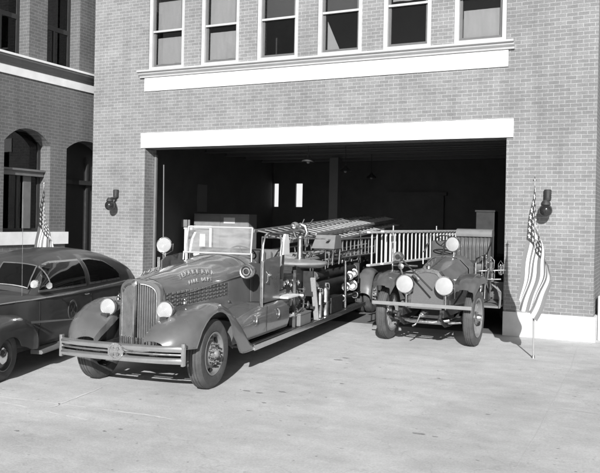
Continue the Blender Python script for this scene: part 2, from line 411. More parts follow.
# side walls, rear wall
wall_grid(b, [.5, 12], [0, 10.5], [(3.5, 4.7, 1.6, 3.4)], lambda u, d, z: (XR-d, u, z), .3)
wall_grid(b, [.5, 12], [0, 10.5], [], lambda u, d, z: (XL+d, u, z), .3)
P_(b.build('wall', M['brick'], ST, smooth=0))
b = MB()   # interior lining
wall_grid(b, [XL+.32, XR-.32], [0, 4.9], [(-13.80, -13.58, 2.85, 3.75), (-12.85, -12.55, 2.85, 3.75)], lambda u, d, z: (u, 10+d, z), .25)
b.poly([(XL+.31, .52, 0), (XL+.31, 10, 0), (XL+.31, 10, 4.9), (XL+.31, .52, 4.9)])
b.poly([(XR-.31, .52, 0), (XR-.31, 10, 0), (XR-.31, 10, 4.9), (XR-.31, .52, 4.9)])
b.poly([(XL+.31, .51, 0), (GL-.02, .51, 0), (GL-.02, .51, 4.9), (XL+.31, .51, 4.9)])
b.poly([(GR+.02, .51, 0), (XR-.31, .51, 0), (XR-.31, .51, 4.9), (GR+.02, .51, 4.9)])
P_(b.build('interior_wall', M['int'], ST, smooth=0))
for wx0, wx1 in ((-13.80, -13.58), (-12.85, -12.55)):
    b = MB(); b.b2((wx0, 10.1, 2.85), (wx1, 10.11, 3.75)); P_(b.build('window_glow_pane', M['day_glow'], ST, smooth=0))  # self-glowing pane imitates daylight in each slit opening
b = MB(); b.b2((XL+.3, .5, 4.9), (XR-.3, 10.2, 5.1)); P_(b.build('ceiling', M['int_ceiling'], ST, smooth=0))
b = MB(); b.b2((XL, 0, 10.5), (XR, 12, 10.7)); P_(b.build('roof', M['chassis'], ST, smooth=0))
for y in (1.3, 2.6, 3.9, 5.2, 6.5, 7.8, 9.1):
    b = MB(); b.b2((XL+.31, y, 4.5), (XR-.31, y+.04, 4.9)); b.b2((XL+.31, y-.1, 4.5), (XR-.31, y+.14, 4.53)); P_(b.build('ceiling_beam', M['beam'], ST, smooth=0))
for x in (-10.15,):
    b = MB(); b.b2((x-.16, 7.4, 0), (x+.16, 7.75, 4.49), bev=.01); P_(b.build('column', M['beam'], ST, smooth=0))
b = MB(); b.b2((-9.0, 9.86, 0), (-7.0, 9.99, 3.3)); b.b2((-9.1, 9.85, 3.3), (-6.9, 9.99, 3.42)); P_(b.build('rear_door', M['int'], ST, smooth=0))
b = MB(); b.b2((GL-.12, -.035, GT+.002), (GR+.14, .0, 4.538), bev=.006); P_(b.build('lintel', M['stone'], ST, smooth=0))
b = MB(); b.b2((-12.42, -.03, 5.632), (-3.03, -.0, 5.985), bev=.006)
P_(b.build('stone_band', M['stone'], ST, smooth=0))
b = MB()
prof = [(0, 5.99), (-.06, 5.99), (-.07, 6.03), (-.13, 6.06), (-.14, 6.075), (-.14, 6.10), (-.20, 6.12), (-.20, 6.165), (-.02, 6.195), (0, 6.195)]
b.prism([(-12.56, y, z) for y, z in prof], (9.66, 0, 0)); P_(b.build('window_ledge', M['frame'], ST, smooth=30))
b = MB()
b.b2((GR+.0, -.05, 0), (XR+.05, -.002, .505), bev=.008); b.b2((XR+.002, -.03, 0), (XR+.05, 12, .505))
P_(b.build('plinth', M['plinth'], ST, smooth=0))
b = MB(); b.b2((XL, -.05, 0), (GL, -.002, .505), bev=.008); P_(b.build('plinth', M['plinth'], ST, smooth=0))
b = MB(); b.b2((XR+.06, .35, 0), (XR+.32, .95, .9), bev=.02); P_(b.build('buttress', M['plinth'], ST, smooth=0))
# door track
b = MB(); b.b2((GL+.01, .40, 0), (GL+.07, .47, 4.0), bev=.005); P_(b.build('door_track', M['beam'], ST, smooth=0))
b = MB(); b.tube([(GL+.22, .62, 0), (GL+.16, .62, 3.75)], .015, 8); P_(b.build('door_pole', M['beam'], ST))
# windows
kinds = ['shade2', 'shade2', 'dark', 'half', 'half2', 'shade1']
for (a, c), kd in zip(wins, kinds):
    b = MB(); z0, z1 = 6.2, 8.3
    b.b2((a, .03, z0), (a+.10, .16, z1)); b.b2((c-.10, .03, z0), (c, .16, z1)); b.b2((a+.1, .03, z0), (c-.1, .16, z0+.07)); b.b2((a+.1, .03, z1-.08), (c-.1, .16, z1))
    W = P_(b.build('window', M['frame'], ST, smooth=0))
    sm = M['sash']
    for (s0, s1, yy) in ((z0+.07, 7.23, .11), (7.17, z1-.08, .075)):
        b = MB(); i0, i1 = a+.1, c-.1
        b.b2((i0, yy, s0), (i0+.055, yy+.035, s1)); b.b2((i1-.055, yy, s0), (i1, yy+.035, s1))
        b.b2((i0+.055, yy, s0), (i1-.055, yy+.035, s0+(.07 if s0 < 7 else .05))); b.b2((i0+.055, yy, s1-.05), (i1-.055, yy+.035, s1))
        b.build('sash', [M['sash']], W, smooth=0)
    b = MB(); b.b2((a+.1, .062, 7.175), (c-.1, .074, 7.225)); b.build('meeting_rail', M['frame'], W, smooth=0)
    b = MB(); b.b2((a+.15, .128, z0+.13), (c-.15, .132, 7.2)); b.b2((a+.15, .093, 7.2), (c-.15, .097, z1-.12)); b.build('pane', M['glass'], W, smooth=0)
    def shade(zb, zt, mat, x0=a+.16, x1=c-.16):
        b = MB(); k = 10
        V = []
        for i in range(k+1):
            xx = x0+(x1-x0)*i/k; V.append([(xx, .20+.006*math.sin(i*1.7), zb+.008*math.sin(i)), (xx, .20+.004*math.cos(i*2.1), zt)])
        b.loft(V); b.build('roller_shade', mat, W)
    if kd == 'shade2': shade(6.36, 7.05, M['shade']); shade(7.24, 8.0, M['shade'])
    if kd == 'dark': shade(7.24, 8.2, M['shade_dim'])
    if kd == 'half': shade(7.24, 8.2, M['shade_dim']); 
    if kd == 'half2': shade(7.32, 8.2, M['shade'])
    if kd == 'shade1': shade(6.29, 6.95, M['shade'])
    if kd == 'half':
        b = MB(); b.prism([(a+.15, .26, 6.28), (a+.5, .26, 6.28), (a+.15, .26, 7.05)], (0, .01, 0)); b.build('curtain', M['shade'], W, smooth=0)
b = MB(); b.b2((XL+.35, 2.0, 5.6), (XR-.35, 2.1, 9.5)); P_(b.build('partition', M['int'], ST, smooth=0))

b = MB(); b.b2((XL+.312, 4.7, 2.55), (XL+.34, 5.25, 3.45)); P_(b.build('side_window', M['beam'], ST, smooth=0))
# pendant lamps in the garage
def pendant(x, y, label):
    t = thing('pendant_lamp', label, 'lamp', (x, y, 3.78), 0, 'pendant lamps under the garage ceiling')
    b = MB(); b.lathe((0, 0, 0), (0, 0, 1), [(.0, .17), (.04, .15), (.10, .07), (.14, .04), (.17, .035)], 20); b.build('lamp_shade', M['chassis'], t, solid=.004)
    b = MB(); b.tube([(0, 0, .16), (0, 0, 1.12)], .008, 6); b.build('cord', M['black'], t)
    b = MB(); b.lathe((0, 0, -.05), (0, 0, 1), [(0, 0), (.01, .03), (.04, .045), (.08, .035), (.10, .02)], 14); b.build('bulb', M['bulb'], t)
pendant(-8.0, .8, 'enamel pendant lamp nearest the garage doorway, above the turret engine')
pendant(-8.4, 4.2, 'enamel pendant lamp in the middle of the row under the dark garage ceiling')
pendant(-8.75, 7.3, 'enamel pendant lamp hanging deepest inside the dark garage')

# lockers and a white notice frame standing inside
L_ = thing('storage_locker', 'tall grey steel locker with a paper notice, inside the garage behind the windshield', 'locker', (-12.5, 4.3, 0))
b = MB(); b.box((0, 0, 1.25), (2.0, .5, 2.46), bev=.01); b.build('cabinet', M['locker'], L_, smooth=0)
for x in (-.5, .5):
    b = MB(); b.box((x, -.262, 1.25), (.96, .02, 2.36), bev=.005); d = b.build('door', M['locker'], L_, smooth=0)
    b = MB(); b.box((x-.38*(1 if x > 0 else -1), -.285, 1.2), (.03, .03, .16)); b.build('handle', M['chrome'], d, smooth=0)
b = MB(); b.box((.32, -.28, 2.28), (.40, .006, .18)); b.build('notice', M['paper'], L_, smooth=0)
t = thing('notice_board', 'white framed notice board standing in front of the grey locker', 'board', (-13.1, 3.85, 0))
b = MB(); 
for x in (-.36, .36): b.box((x, 0, 1.05), (.07, .05, 2.1))
b.box((0, 0, 2.06), (.65, .05, .08)); b.box((0, 0, 1.2), (.65, .05, .08)); b.build('frame', M['white'], t, smooth=0)
b = MB(); b.box((0, .0, 1.62), (.64, .02, .74)); b.build('panel', M['locker'], t, smooth=0)
b = MB(); b.box((.02, -.015, 1.65), (.3, .006, .4)); b.build('notice', M['paper'], t, smooth=0)
t = thing('wall_bench', 'dark wooden work bench along the left garage wall', 'bench', (-13.4, 2.3, 0))
b = MB(); b.box((0, 0, .86), (.7, 1.6, .06)); b.build('bench_top', M['woodgrey'], t, smooth=0)
for x in (-.3, .3):
    for y in (-.72, .72): b = MB(); b.box((x, y, .415), (.07, .07, .83)); b.build('leg', M['woodgrey'], t, smooth=0)
t = thing('white_post', 'white painted post just inside the left garage jamb', 'post', (-13.45, 1.9, 0))
t.location = (-13.2, 3.2, 0)
b = MB(); b.box((0, 0, 1.0), (.09, .09, 2.0)); b.box((0, 0, 2.02), (.12, .12, .04)); b.build('shaft', M['white'], t, smooth=0)
b = MB(); b.box((0, -.05, 2.17), (.3, .02, .22)); b.build('plate', M['locker'], t, smooth=0)

# ------------------------------------------------------------------ left building (red brick, arched windows)
BX = -14.45
BT = thing('brick_hall', 'older darker brick building at the left with arched windows and moulded cornice', 'building', (BX, -4, 0))
BI = Matrix.Translation((-BX, 4, 0))
def Q_(o): o.location = BI @ Vector((0, 0, 0)); return o
def PB(u, d, z): return (BX-d, u, z)
lowW = [(-2.79, -1.26), (-5.9, -4.37), (-8.95, -7.42)]
uppW = [(-3.26-2.42*k+.0, -2.06-2.42*k) for k in range(0, 4)] + [(-1.45, -.25), (.85, 2.05)]
door = (-.67, .95, 0, 4.35)
b = MB()
holes = [(a, c, 1.9, 4.12) for a, c in lowW] + [(a, c, 6.24, 8.75) for a, c in uppW] + [(door[0], door[1], -1, 4.0)]
wall_grid(b, [-14, 3.2], [0, 13], holes + [(a, c, 4.12, 4.5) for a, c in lowW] + [(door[0], door[1], 4.0, 4.4)], PB, .42)
def arch_fill(b, a, c, zs, zt, zr, t=.42, n=14):
    """fill between a segmental arch (springing zs, rise to zr) and the straight edge zt"""
    A = []; 
    for i in range(n+1):
        u = a+(c-a)*i/n; k = (2*i/n-1); A.append((u, zs+(zr-zs)*(1-abs(k)**2.2)))
    for i in range(n):
        (u0, z0), (u1, z1) = A[i], A[i+1]
        b.poly([PB(u0, 0, z0), PB(u1, 0, z1), PB(u1, 0, zt), PB(u0, 0, zt)])
        b.poly([PB(u0, 0, z0), PB(u0, t, z0), PB(u1, t, z1), PB(u1, 0, z1)])
    return A
for a, c in lowW: arch_fill(b, a, c, 4.13, 4.5, 4.49)
arch_fill(b, door[0], door[1], 4.12, 4.4, 4.39)
wall_grid(b, [-14, 3.2], [0, 13], [], lambda u, d, z: (BX-9-d, u, z), .3)
wall_grid(b, [BX-9, BX-.43], [0, 13], [], lambda u, d, z: (u, -14+d, z), .3)
wall_grid(b, [BX-9, BX-.43], [0, 13], [], lambda u, d, z: (u, 2.9+d, z), .3)
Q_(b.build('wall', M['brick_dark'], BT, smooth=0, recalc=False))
b = MB(); b.b2((BX-9.3, -14, 13), (BX+.3, 3.2, 13.3)); Q_(b.build('roof', M['cornice'], BT, smooth=0))
b = MB(); b.b2((BX-.0, -14, 1.575), (BX+.06, -.60, 1.895), bev=.008); Q_(b.build('sill_band', M['stone'], BT, smooth=0))
b = MB(); b.b2((BX, -14, 5.742), (BX+.03, 3.2, 5.96), bev=.005); Q_(b.build('stone_band', M['stone'], BT, smooth=0))
b = MB(); prof = [(0, 5.962), (.05, 5.97), (.06, 6.02), (.11, 6.06), (.12, 6.10), (.17, 6.13), (.18, 6.175), (0, 6.178)]
b.prism([(BX+x, -14, z) for x, z in prof], (0, 17.2, 0)); Q_(b.build('cornice', M['cornice'], BT, smooth=30))
b = MB(); b.b2((BX, -14, 6.18), (BX+.20, 3.2, 6.235), bev=.004); Q_(b.build('cornice_edge', M['stone'], BT, smooth=0))
b = MB(); b.b2((BX+.001, -14, 0), (BX+.05, -.72, .5)); Q_(b.build('plinth', M['plinth'], BT, smooth=0))
def bwin(a, c, z0, z1, mid, arched):
    D = .34
    b = MB()
    b.b2(PB(a, D, z0), PB(a+.1, D+.06, z1)); b.b2(PB(c-.1, D, z0), PB(c, D+.06, z1)); b.b2(PB(a+.1, D, z0), PB(c-.1, D+.06, z0+.08))
    b.b2(PB(a+.1, D, z1-.06), PB(c-.1, D+.06, z1)); b.b2(PB(a+.1, D+.0, mid-.06), PB(c-.1, D+.06, mid+.06)); b.b2(PB((a+c)/2-.03, D, z0+.08), PB((a+c)/2+.03, D+.06, mid-.06))
    W = Q_(b.build('window', M['sash_black'], BT, smooth=0))
    if arched:
        b = MB(); b.b2(PB(a+.02, D-.14, mid-.1), PB(c-.02, D-.002, mid+.02)); b.b2(PB(a+.02, D-.19, mid+.02), PB(c-.02, D-.002, mid+.07)); b.build('transom', M['cornice'], W, smooth=0)
        b = MB(); b.b2(PB((a+c)/2+.16, D-.03, z0+.08), PB((a+c)/2+.42, D-.005, mid-.1)); b.build('pilaster', M['cornice'], W, smooth=0)
    b = MB(); b.b2(PB(a+.1, D+.025, z0+.08), PB(c-.1, D+.035, z1-.06)); b.build('pane', M['glass'], W, smooth=0)
    if arched:
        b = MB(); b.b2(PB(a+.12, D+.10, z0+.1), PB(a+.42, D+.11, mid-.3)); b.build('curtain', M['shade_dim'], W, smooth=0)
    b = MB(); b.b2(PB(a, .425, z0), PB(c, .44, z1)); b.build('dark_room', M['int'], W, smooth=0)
for a, c in lowW: bwin(a, c, 1.9, 4.5, 3.42, True)
for a, c in uppW: bwin(a, c, 6.24, 8.75, 7.3, False)
b = MB(); b.b2(PB(door[0]-.0, .42, 0), PB(door[1], .5, 4.4))
b.b2(PB(door[0]+.35, .36, 0), PB(door[0]+.42, .418, 4.0)); b.b2(PB(door[1]-.42, .36, 0), PB(door[1]-.35, .418, 4.0))
b.b2(PB(door[0], .3, 3.2), PB(door[1], .418, 3.32)); Q_(b.build('entrance_door', M['sash_black'], BT, smooth=0))

# ------------------------------------------------------------------ wall lamps
def wall_lamp(x, label):
    t = thing('wall_lamp', label, 'lamp', (x, 0, 2.95), 0, 'dark globe lamps on the station wall')
    b = MB(); b.lathe((0, -.04, .10), (0, 0, -1), [(0, 0), (0, .06), (.01, .075)] + [(.02+.02*i, .078 if i % 2 else .072) for i in range(9)] + [(.21, .07), (.21, 0)], 20); b.build('housing', M['chassis'], t)
    b = MB(); b.tube([(0, -.06, -.1), (0, -.1, -.14), (0, -.2, -.14), (0, -.27, -.16), (0, -.28, -.2)], .035, 10); b.lathe((0, -.28, -.12), (0, 0, -1), [(0, 0), (0, .05), (.05, .085), (.09, .095), (.1, .095)], 20); b.build('arm', M['chassis'], t)
    b = MB(); b.lathe((0, -.28, -.2), (0, 0, -1), [(.13+.135*math.sin(-PI/2+PI*i/12)*1.0, .132*math.cos(-PI/2+PI*i/12)) for i in range(1, 13)], 24); b.build('globe', M['globe'], t)
wall_lamp(-13.28, 'dark globe lamp on a bracket on the narrow brick pier left of the garage')
wall_lamp(-2.18, 'dark globe lamp on the brick wall above the right flag')

# ------------------------------------------------------------------ flags
def flag(loc, rz, label, height=3.14, seed=0):
    t = thing('flag', label, 'flag', loc, rz, 'stars and stripes flags on short poles')
    b = MB(); b.tube([(0, 0, 0), (-.035, 0, height-.06)], .016, 10); b.build('pole', M['pole'], t)
    b = MB(); b.lathe((-.035, 0, height-.06), (0, 0, 1), [(0, .018), (.01, .03), (.025, .028), (.035, .012), (.10, 0)], 12); b.build('spear_tip', M['brass'], t)
    b = MB(); b.lathe((0, 0, 0), (0, 0, 1), [(0, 0), (0, .03), (.05, .022), (.05, 0)], 12); b.build('ferrule', M['nickel'], t)
    rnd = random.Random(seed)
    ph = [rnd.uniform(0, 6.28) for _ in range(4)]
    top = height - .05
    def pos(u, v):
        s = Vector((-.03+.01*v, .012, top - 1.25*v))
        e = Vector((-.30+.32*v**1.1, 0, .98-.28*v + .06*math.sin(v*9+ph[0])))
        bul = v**.85
        c1 = Vector((-.13+.50*bul, 0, top-.80-.72*v))
        c2 = Vector((-.24+.60*bul, 0, top-1.50-.25*v))
        a = (1-u)
        q = s*a**3 + c1*3*a*a*u + c2*3*a*u*u + e*u**3
        amp = .06*math.sin(min(1, u*2.2)*PI/2)*(1-.25*u)
        q.y = 1.25*amp*math.sin(v*13+ph[1]+1.5*u+.6*math.sin(v*6+u*3)) + .05*u*math.sin(v*5+ph[2]) + .04*math.sin(u*7+v*3)*u
        q.y -= .055*math.sin(min(1, u*5)*PI/2)
        q.x += .04*u*math.cos(v*13+ph[1]+1.5*u) + .012*math.sin(u*17+v*5)
        return q
    NU, NV = 44, 52
    bm_ = MB(); V = [[bm_.bm.verts.new(pos(i/NU, j/NV)) for j in range(NV+1)] for i in range(NU+1)]
    for i in range(NU):
        for j in range(NV):
            u, v = (i+.5)/NU, (j+.5)/NV
            row = int(v*13)
            mi = 2 if (u < .46 and row < 7) else (1 if row % 2 == 0 else 0)
            bm_.face([V[i][j], V[i+1][j], V[i+1][j+1], V[i][j+1]], mi)
    # 48 stars, sewn on both faces
    L0 = Vector((0, 0, 0))
    for r in range(6):
        for c in range(8):
            u0, v0 = .02+.42*(c+.5)/8, (7/13)*(r+.5)/6
            for sgn in (-1, 1):
                pts = []
                for k in range(10):
                    rr = (.046 if k % 2 == 0 else .020); an = 2*PI*k/10
                    uu = u0+rr*math.sin(an)/2.0; vv = v0-rr*math.cos(an)/1.30
                    vv = max(0.0, vv); uu = max(0.0, uu)
                    p0 = pos(uu, vv); du = pos(uu+.01, vv)-p0; dv = pos(uu, vv+.01)-p0
                    nn = du.cross(dv).normalized(); pts.append(p0+nn*sgn*.005)
                cen = pos(u0, v0); du = pos(u0+.01, v0)-cen; dv = pos(u0, v0+.01)-cen; nn = du.cross(dv).normalized()
                cv = bm_.bm.verts.new(cen+nn*sgn*.006); pv = [bm_.bm.verts.new(q) for q in pts]
                for k in range(10): bm_.face([cv, pv[k], pv[(k+1) % 10]], 0)
    bm_.build('cloth', [M['star'], M['stripe'], M['canton']], t, smooth=60, recalc=False)
    return t
flag((-2.03, -2.52, 0), R(14), 'draped stars and stripes flag on a pole standing at the right garage jamb', seed=3)
flag((-13.6, -2.28, 0), R(40), 'draped stars and stripes flag standing behind the dark sedan', seed=5)

# ------------------------------------------------------------------ wheels
def tyre_profile(Ro, Ri, wd):
    h = wd/2; m = (Ro+Ri)/2
    return [(-h*.62, Ri), (-h*.9, Ri+.25*(m-Ri)), (-h, m), (-h*.96, m+.55*(Ro-m)), (-h*.80, Ro-.022), (-h*.66, Ro-.004),
            (-h*.45, Ro), (-h*.43, Ro-.009), (-h*.33, Ro-.009), (-h*.31, Ro+.002), (-h*.05, Ro+.003), (-h*.04, Ro-.007), (h*.04, Ro-.007), (h*.05, Ro+.003),
            (h*.31, Ro+.002), (h*.33, Ro-.009), (h*.43, Ro-.009), (h*.45, Ro), (h*.66, Ro-.004), (h*.80, Ro-.022), (h*.96, m+.55*(Ro-m)), (h, m), (h*.9, Ri+.25*(m-Ri)), (h*.62, Ri)]
def wheel(parent, x, y, Ro, Ri, wd, side, style, mat, dual=False):
    b = MB(); b.lathe((0, 0, 0), (side, 0, 0), tyre_profile(Ro, Ri, wd), 56, closed=True)
    if dual: b.lathe((-side*(wd+.03), 0, 0), (side, 0, 0), tyre_profile(Ro, Ri, wd), 40, closed=True)
    root = MB()
    if style == 'disc':        # pressed steel with hand holes and lug nuts
        root.lathe((0, 0, 0), (side, 0, 0), [(-wd*.35, Ri+.004), (wd*.40, Ri+.004), (wd*.44, Ri+.012), (wd*.46, Ri), (wd*.40, Ri-.02), (wd*.18, Ri-.03), (wd*.10, Ri-.05),
                    (wd*.16, Ri*.62), (wd*.38, Ri*.50), (wd*.40, Ri*.46), (wd*.36, Ri*.44), (wd*.36, .0)], 48)
    elif style == 'spoke':
        root.lathe((0, 0, 0), (side, 0, 0), [(-wd*.42, Ri+.004), (wd*.42, Ri+.004), (wd*.46, Ri+.012), (wd*.44, Ri-.03), (-wd*.44, Ri-.03), (-wd*.46, Ri+.012)], 40, closed=True)
    else:                      # passenger car
        root.lathe((0, 0, 0), (side, 0, 0), [(-wd*.35, Ri+.004), (wd*.40, Ri+.004), (wd*.44, Ri+.010), (wd*.44, Ri-.01), (wd*.2, Ri-.03), (wd*.28, Ri*.6), (wd*.3, 0)], 40)
    wh = root.build('wheel', mat, parent); wh.location = (x, y, Ro)
    ty = b.build('tyre', M['tyre'], wh)
    if style == 'disc':
        for k in range(8):
            b = MB(); a = 2*PI*k/8; rr = Ri*.80
            c = Vector((side*wd*.135, rr*math.cos(a), rr*math.sin(a))); tn = Vector((0, -math.sin(a), math.cos(a))); rd = Vector((0, math.cos(a), math.sin(a)))
            ring = [c + tn*.048*math.cos(q*PI/6) + rd*.028*math.sin(q*PI/6) + Vector((side*.006, 0, 0)) for q in range(12)]
            b.prism(ring, (side*.012, 0, 0)); b.build('hand_hole', M['black'], wh)
        for k in range(10):
            b = MB(); a = 2*PI*k/10+.2; rr = Ri*.46
            b.lathe((side*wd*.36, rr*math.cos(a), rr*math.sin(a)), (side, 0, 0), [(0, .024), (.02, .024), (.022, .018), (.05, .016), (.052, 0)], 8); b.build('lug_nut', M['nickel'], wh)
        b = MB(); b.lathe((side*wd*.34, 0, 0), (side, 0, 0), [(0, .078), (.03, .075), (.04, .055), (.07, .05), (.085, .035), (.09, 0)], 24)
        for k in range(8):
            a = 2*PI*k/8; b.lathe((side*(wd*.34+.035), .06*math.cos(a), .06*math.sin(a)), (side, 0, 0), [(0, .010), (.014, .009), (.015, 0)], 6)
        b.build('hub', M['wheel'], wh)
    elif style == 'spoke':
        b = MB()
        for k in range(12):
            a = 2*PI*k/12; d = Vector((0, math.cos(a), math.sin(a)))
            b.tube([d*.08, d*(Ri-.03)], [.030, .024], 8, caps=False)
        b.build('spokes', M['wheel'], wh)
        b = MB(); b.lathe((0, 0, 0), (side, 0, 0), [(-.10, 0), (-.10, .12), (.05, .12), (.07, .10), (.08, .07), (.14, .06), (.16, .045), (.165, 0)], 24)
        for k in range(6):
            a = 2*PI*k/6; b.lathe((side*.06, .10*math.cos(a), .10*math.sin(a)), (side, 0, 0), [(0, .012), (.02, .012), (.02, 0)], 6)
        b.build('hub', M['nickel'], wh)
    else:
        b = MB(); b.lathe((side*wd*.28, 0, 0), (side, 0, 0), [(0, .12), (.02, .118), (.04, .09), (.05, 0)], 28); b.build('hub_cap', M['chrome'], wh)
    return wh

# ------------------------------------------------------------------ lamps
def headlamp(parent, name, x, y, z, r, depth, body, stand=None, lens_bulge=.02, yaw=0):
    b = MB()
    prof = [(0, r), (.015, r*1.04), (.03, r*1.0), (depth*.35, r*.9), (depth*.65, r*.62), (depth*.9, r*.25), (depth, 0)]
    b.lathe((0, 0, 0), (0, 1, 0), prof, 32)
    o = b.build(name, body, parent); o.location = (x, y, z); o.rotation_euler = (0, 0, yaw)
    b = MB(); b.lathe((0, -.002, 0), (0, -1, 0), [(lens_bulge*(1-(q/13)**2)*1.2+(.0035 if q % 2 else 0), r*.93*q/13) for q in range(13, -1, -1)], 32); b.build('lens', M['lens'], o)
    b = MB(); b.lathe((0, .0, 0), (0, 1, 0), [(-.012, r*.93), (-.014, r*1.0), (0, r*1.05), (.014, r*1.04), (.014, r*.95)], 32, closed=True); b.build('lamp_rim', M['chrome'], o)
    if stand:
        b = MB(); b.tube(stand, .018, 8); b.build('lamp_stand', body, o)
    return o

# ------------------------------------------------------------------ lettering
def letters(text, size, mat, parent, name, pt, ext=.005):
    """each glyph placed by pt(i, n) -> Matrix"""
    bmx = bmesh.new(); n = len(text)
    for i, ch in enumerate(text):
        if ch == ' ': continue
        cu = bpy.data.curves.new('t', 'FONT'); cu.body = ch; cu.size = size; cu.align_x = 'CENTER'; cu.extrude = ext; cu.resolution_u = 2
        to = bpy.data.objects.new('t', cu); C.objects.link(to); bpy.context.view_layer.update()
        me = bpy.data.meshes.new_from_object(to.evaluated_get(bpy.context.evaluated_depsgraph_get()))
        me.transform(pt(i, n)); bmx.from_mesh(me)
        bpy.data.objects.remove(to); bpy.data.curves.remove(cu); bpy.data.meshes.remove(me)
    me = bpy.data.meshes.new(name); bmx.to_mesh(me); bmx.free(); me.materials.append(mat)
    o = bpy.data.objects.new(name, me); C.objects.link(o); o.parent = parent
    return o
def frame_mat(p, xdir, up):
    x = Vector(xdir).normalized(); z = x.cross(Vector(up)).normalized(); y = z.cross(x)
    m = Matrix((x, y, z)).transposed().to_4x4(); m.translation = p; return m

def lerp_tab(tab, y):
    if y <= tab[0][0]: return tab[0][1:]
    for a, c in zip(tab, tab[1:]):
        if y <= c[0]:
            t = (y-a[0])/(c[0]-a[0]); t2 = t*t*(3-2*t)*.35 + t*.65
            return tuple(a[i]+(c[i]-a[i])*t2 for i in range(1, len(a)))
    return tab[-1][1:]

# ================================================================== FIRE ENGINE (streamlined, at the left)
E = thing('fire_engine', 'large open-cab fire engine with tall rounded radiator grille and double bumper on the apron', 'fire engine', (-6.44, -7.5, 0), R(7))
RED = M['red']
# chassis
b = MB()
for x in (-.42, .42): b.b2((x-.05, -.75, .48), (x+.05, 10.9, .64))
for y in (-.2, 1.4, 3, 5, 7, 9.6): b.b2((-.37, y, .5), (.37, y+.09, .6))
b.tube([(-.7, 0, .42), (-.45, 0, .36), (.45, 0, .36), (.7, 0, .42)], .05, 8)
for x in (-.42, .42): b.prism([(x-.035, -.55, .44), (x-.035, 0, .34), (x-.035, .65, .44), (x-.035, .65, .40), (x-.035, 0, .28), (x-.035, -.55, .40)], (.07, 0, 0))
b.b2((-.36, .1, .32), (.36, .95, .5)); b.tube([(0, 1.2, .5), (0, 8.6, .5)], .045, 8)
b.build('chassis', M['chassis'], E, smooth=0)
# hood
HT = [(-.36, .315, 1.46, .72), (-.30, .325, 1.475, .72), (-.1, .375, 1.50, .78), (.3, .425, 1.54, .84), (1.0, .50, 1.62, .90), (1.6, .565, 1.68, .94), (2.02, .62, 1.72, .96)]
def hood_sec(y, tab=HT, n=26, grow=0.0):
    w_, zt, zb = lerp_tab(tab, y); zs = zt-.30; P = []
    P.append((w_+.01+grow, y, zb)); P.append((w_+.005+grow, y, (zb+zs)/2))
    for i in range(n+1):
        a = PI*i/n; cx = math.copysign(abs(math.cos(a))**(2/2.6), math.cos(a)); sz = math.sin(a)**(2/2.1) if math.sin(a) > 0 else 0
        P.append(((w_+grow)*cx, y, zs+(zt+grow-zs)*sz))
    P.append((-w_-.005-grow, y, (zb+zs)/2)); P.append((-w_-.01-grow, y, zb)); return P
b = MB(); b.loft([hood_sec(-.30+2.32*i/22) for i in range(23)]); hood = b.build('hood', RED, E, solid=.012)
b = MB(); b.tube([(0, -.28+i*.23, lerp_tab(HT, -.28+i*.23)[1]+.004) for i in range(11)], .008, 6); b.build('hood_hinge', M['nickel'], hood)
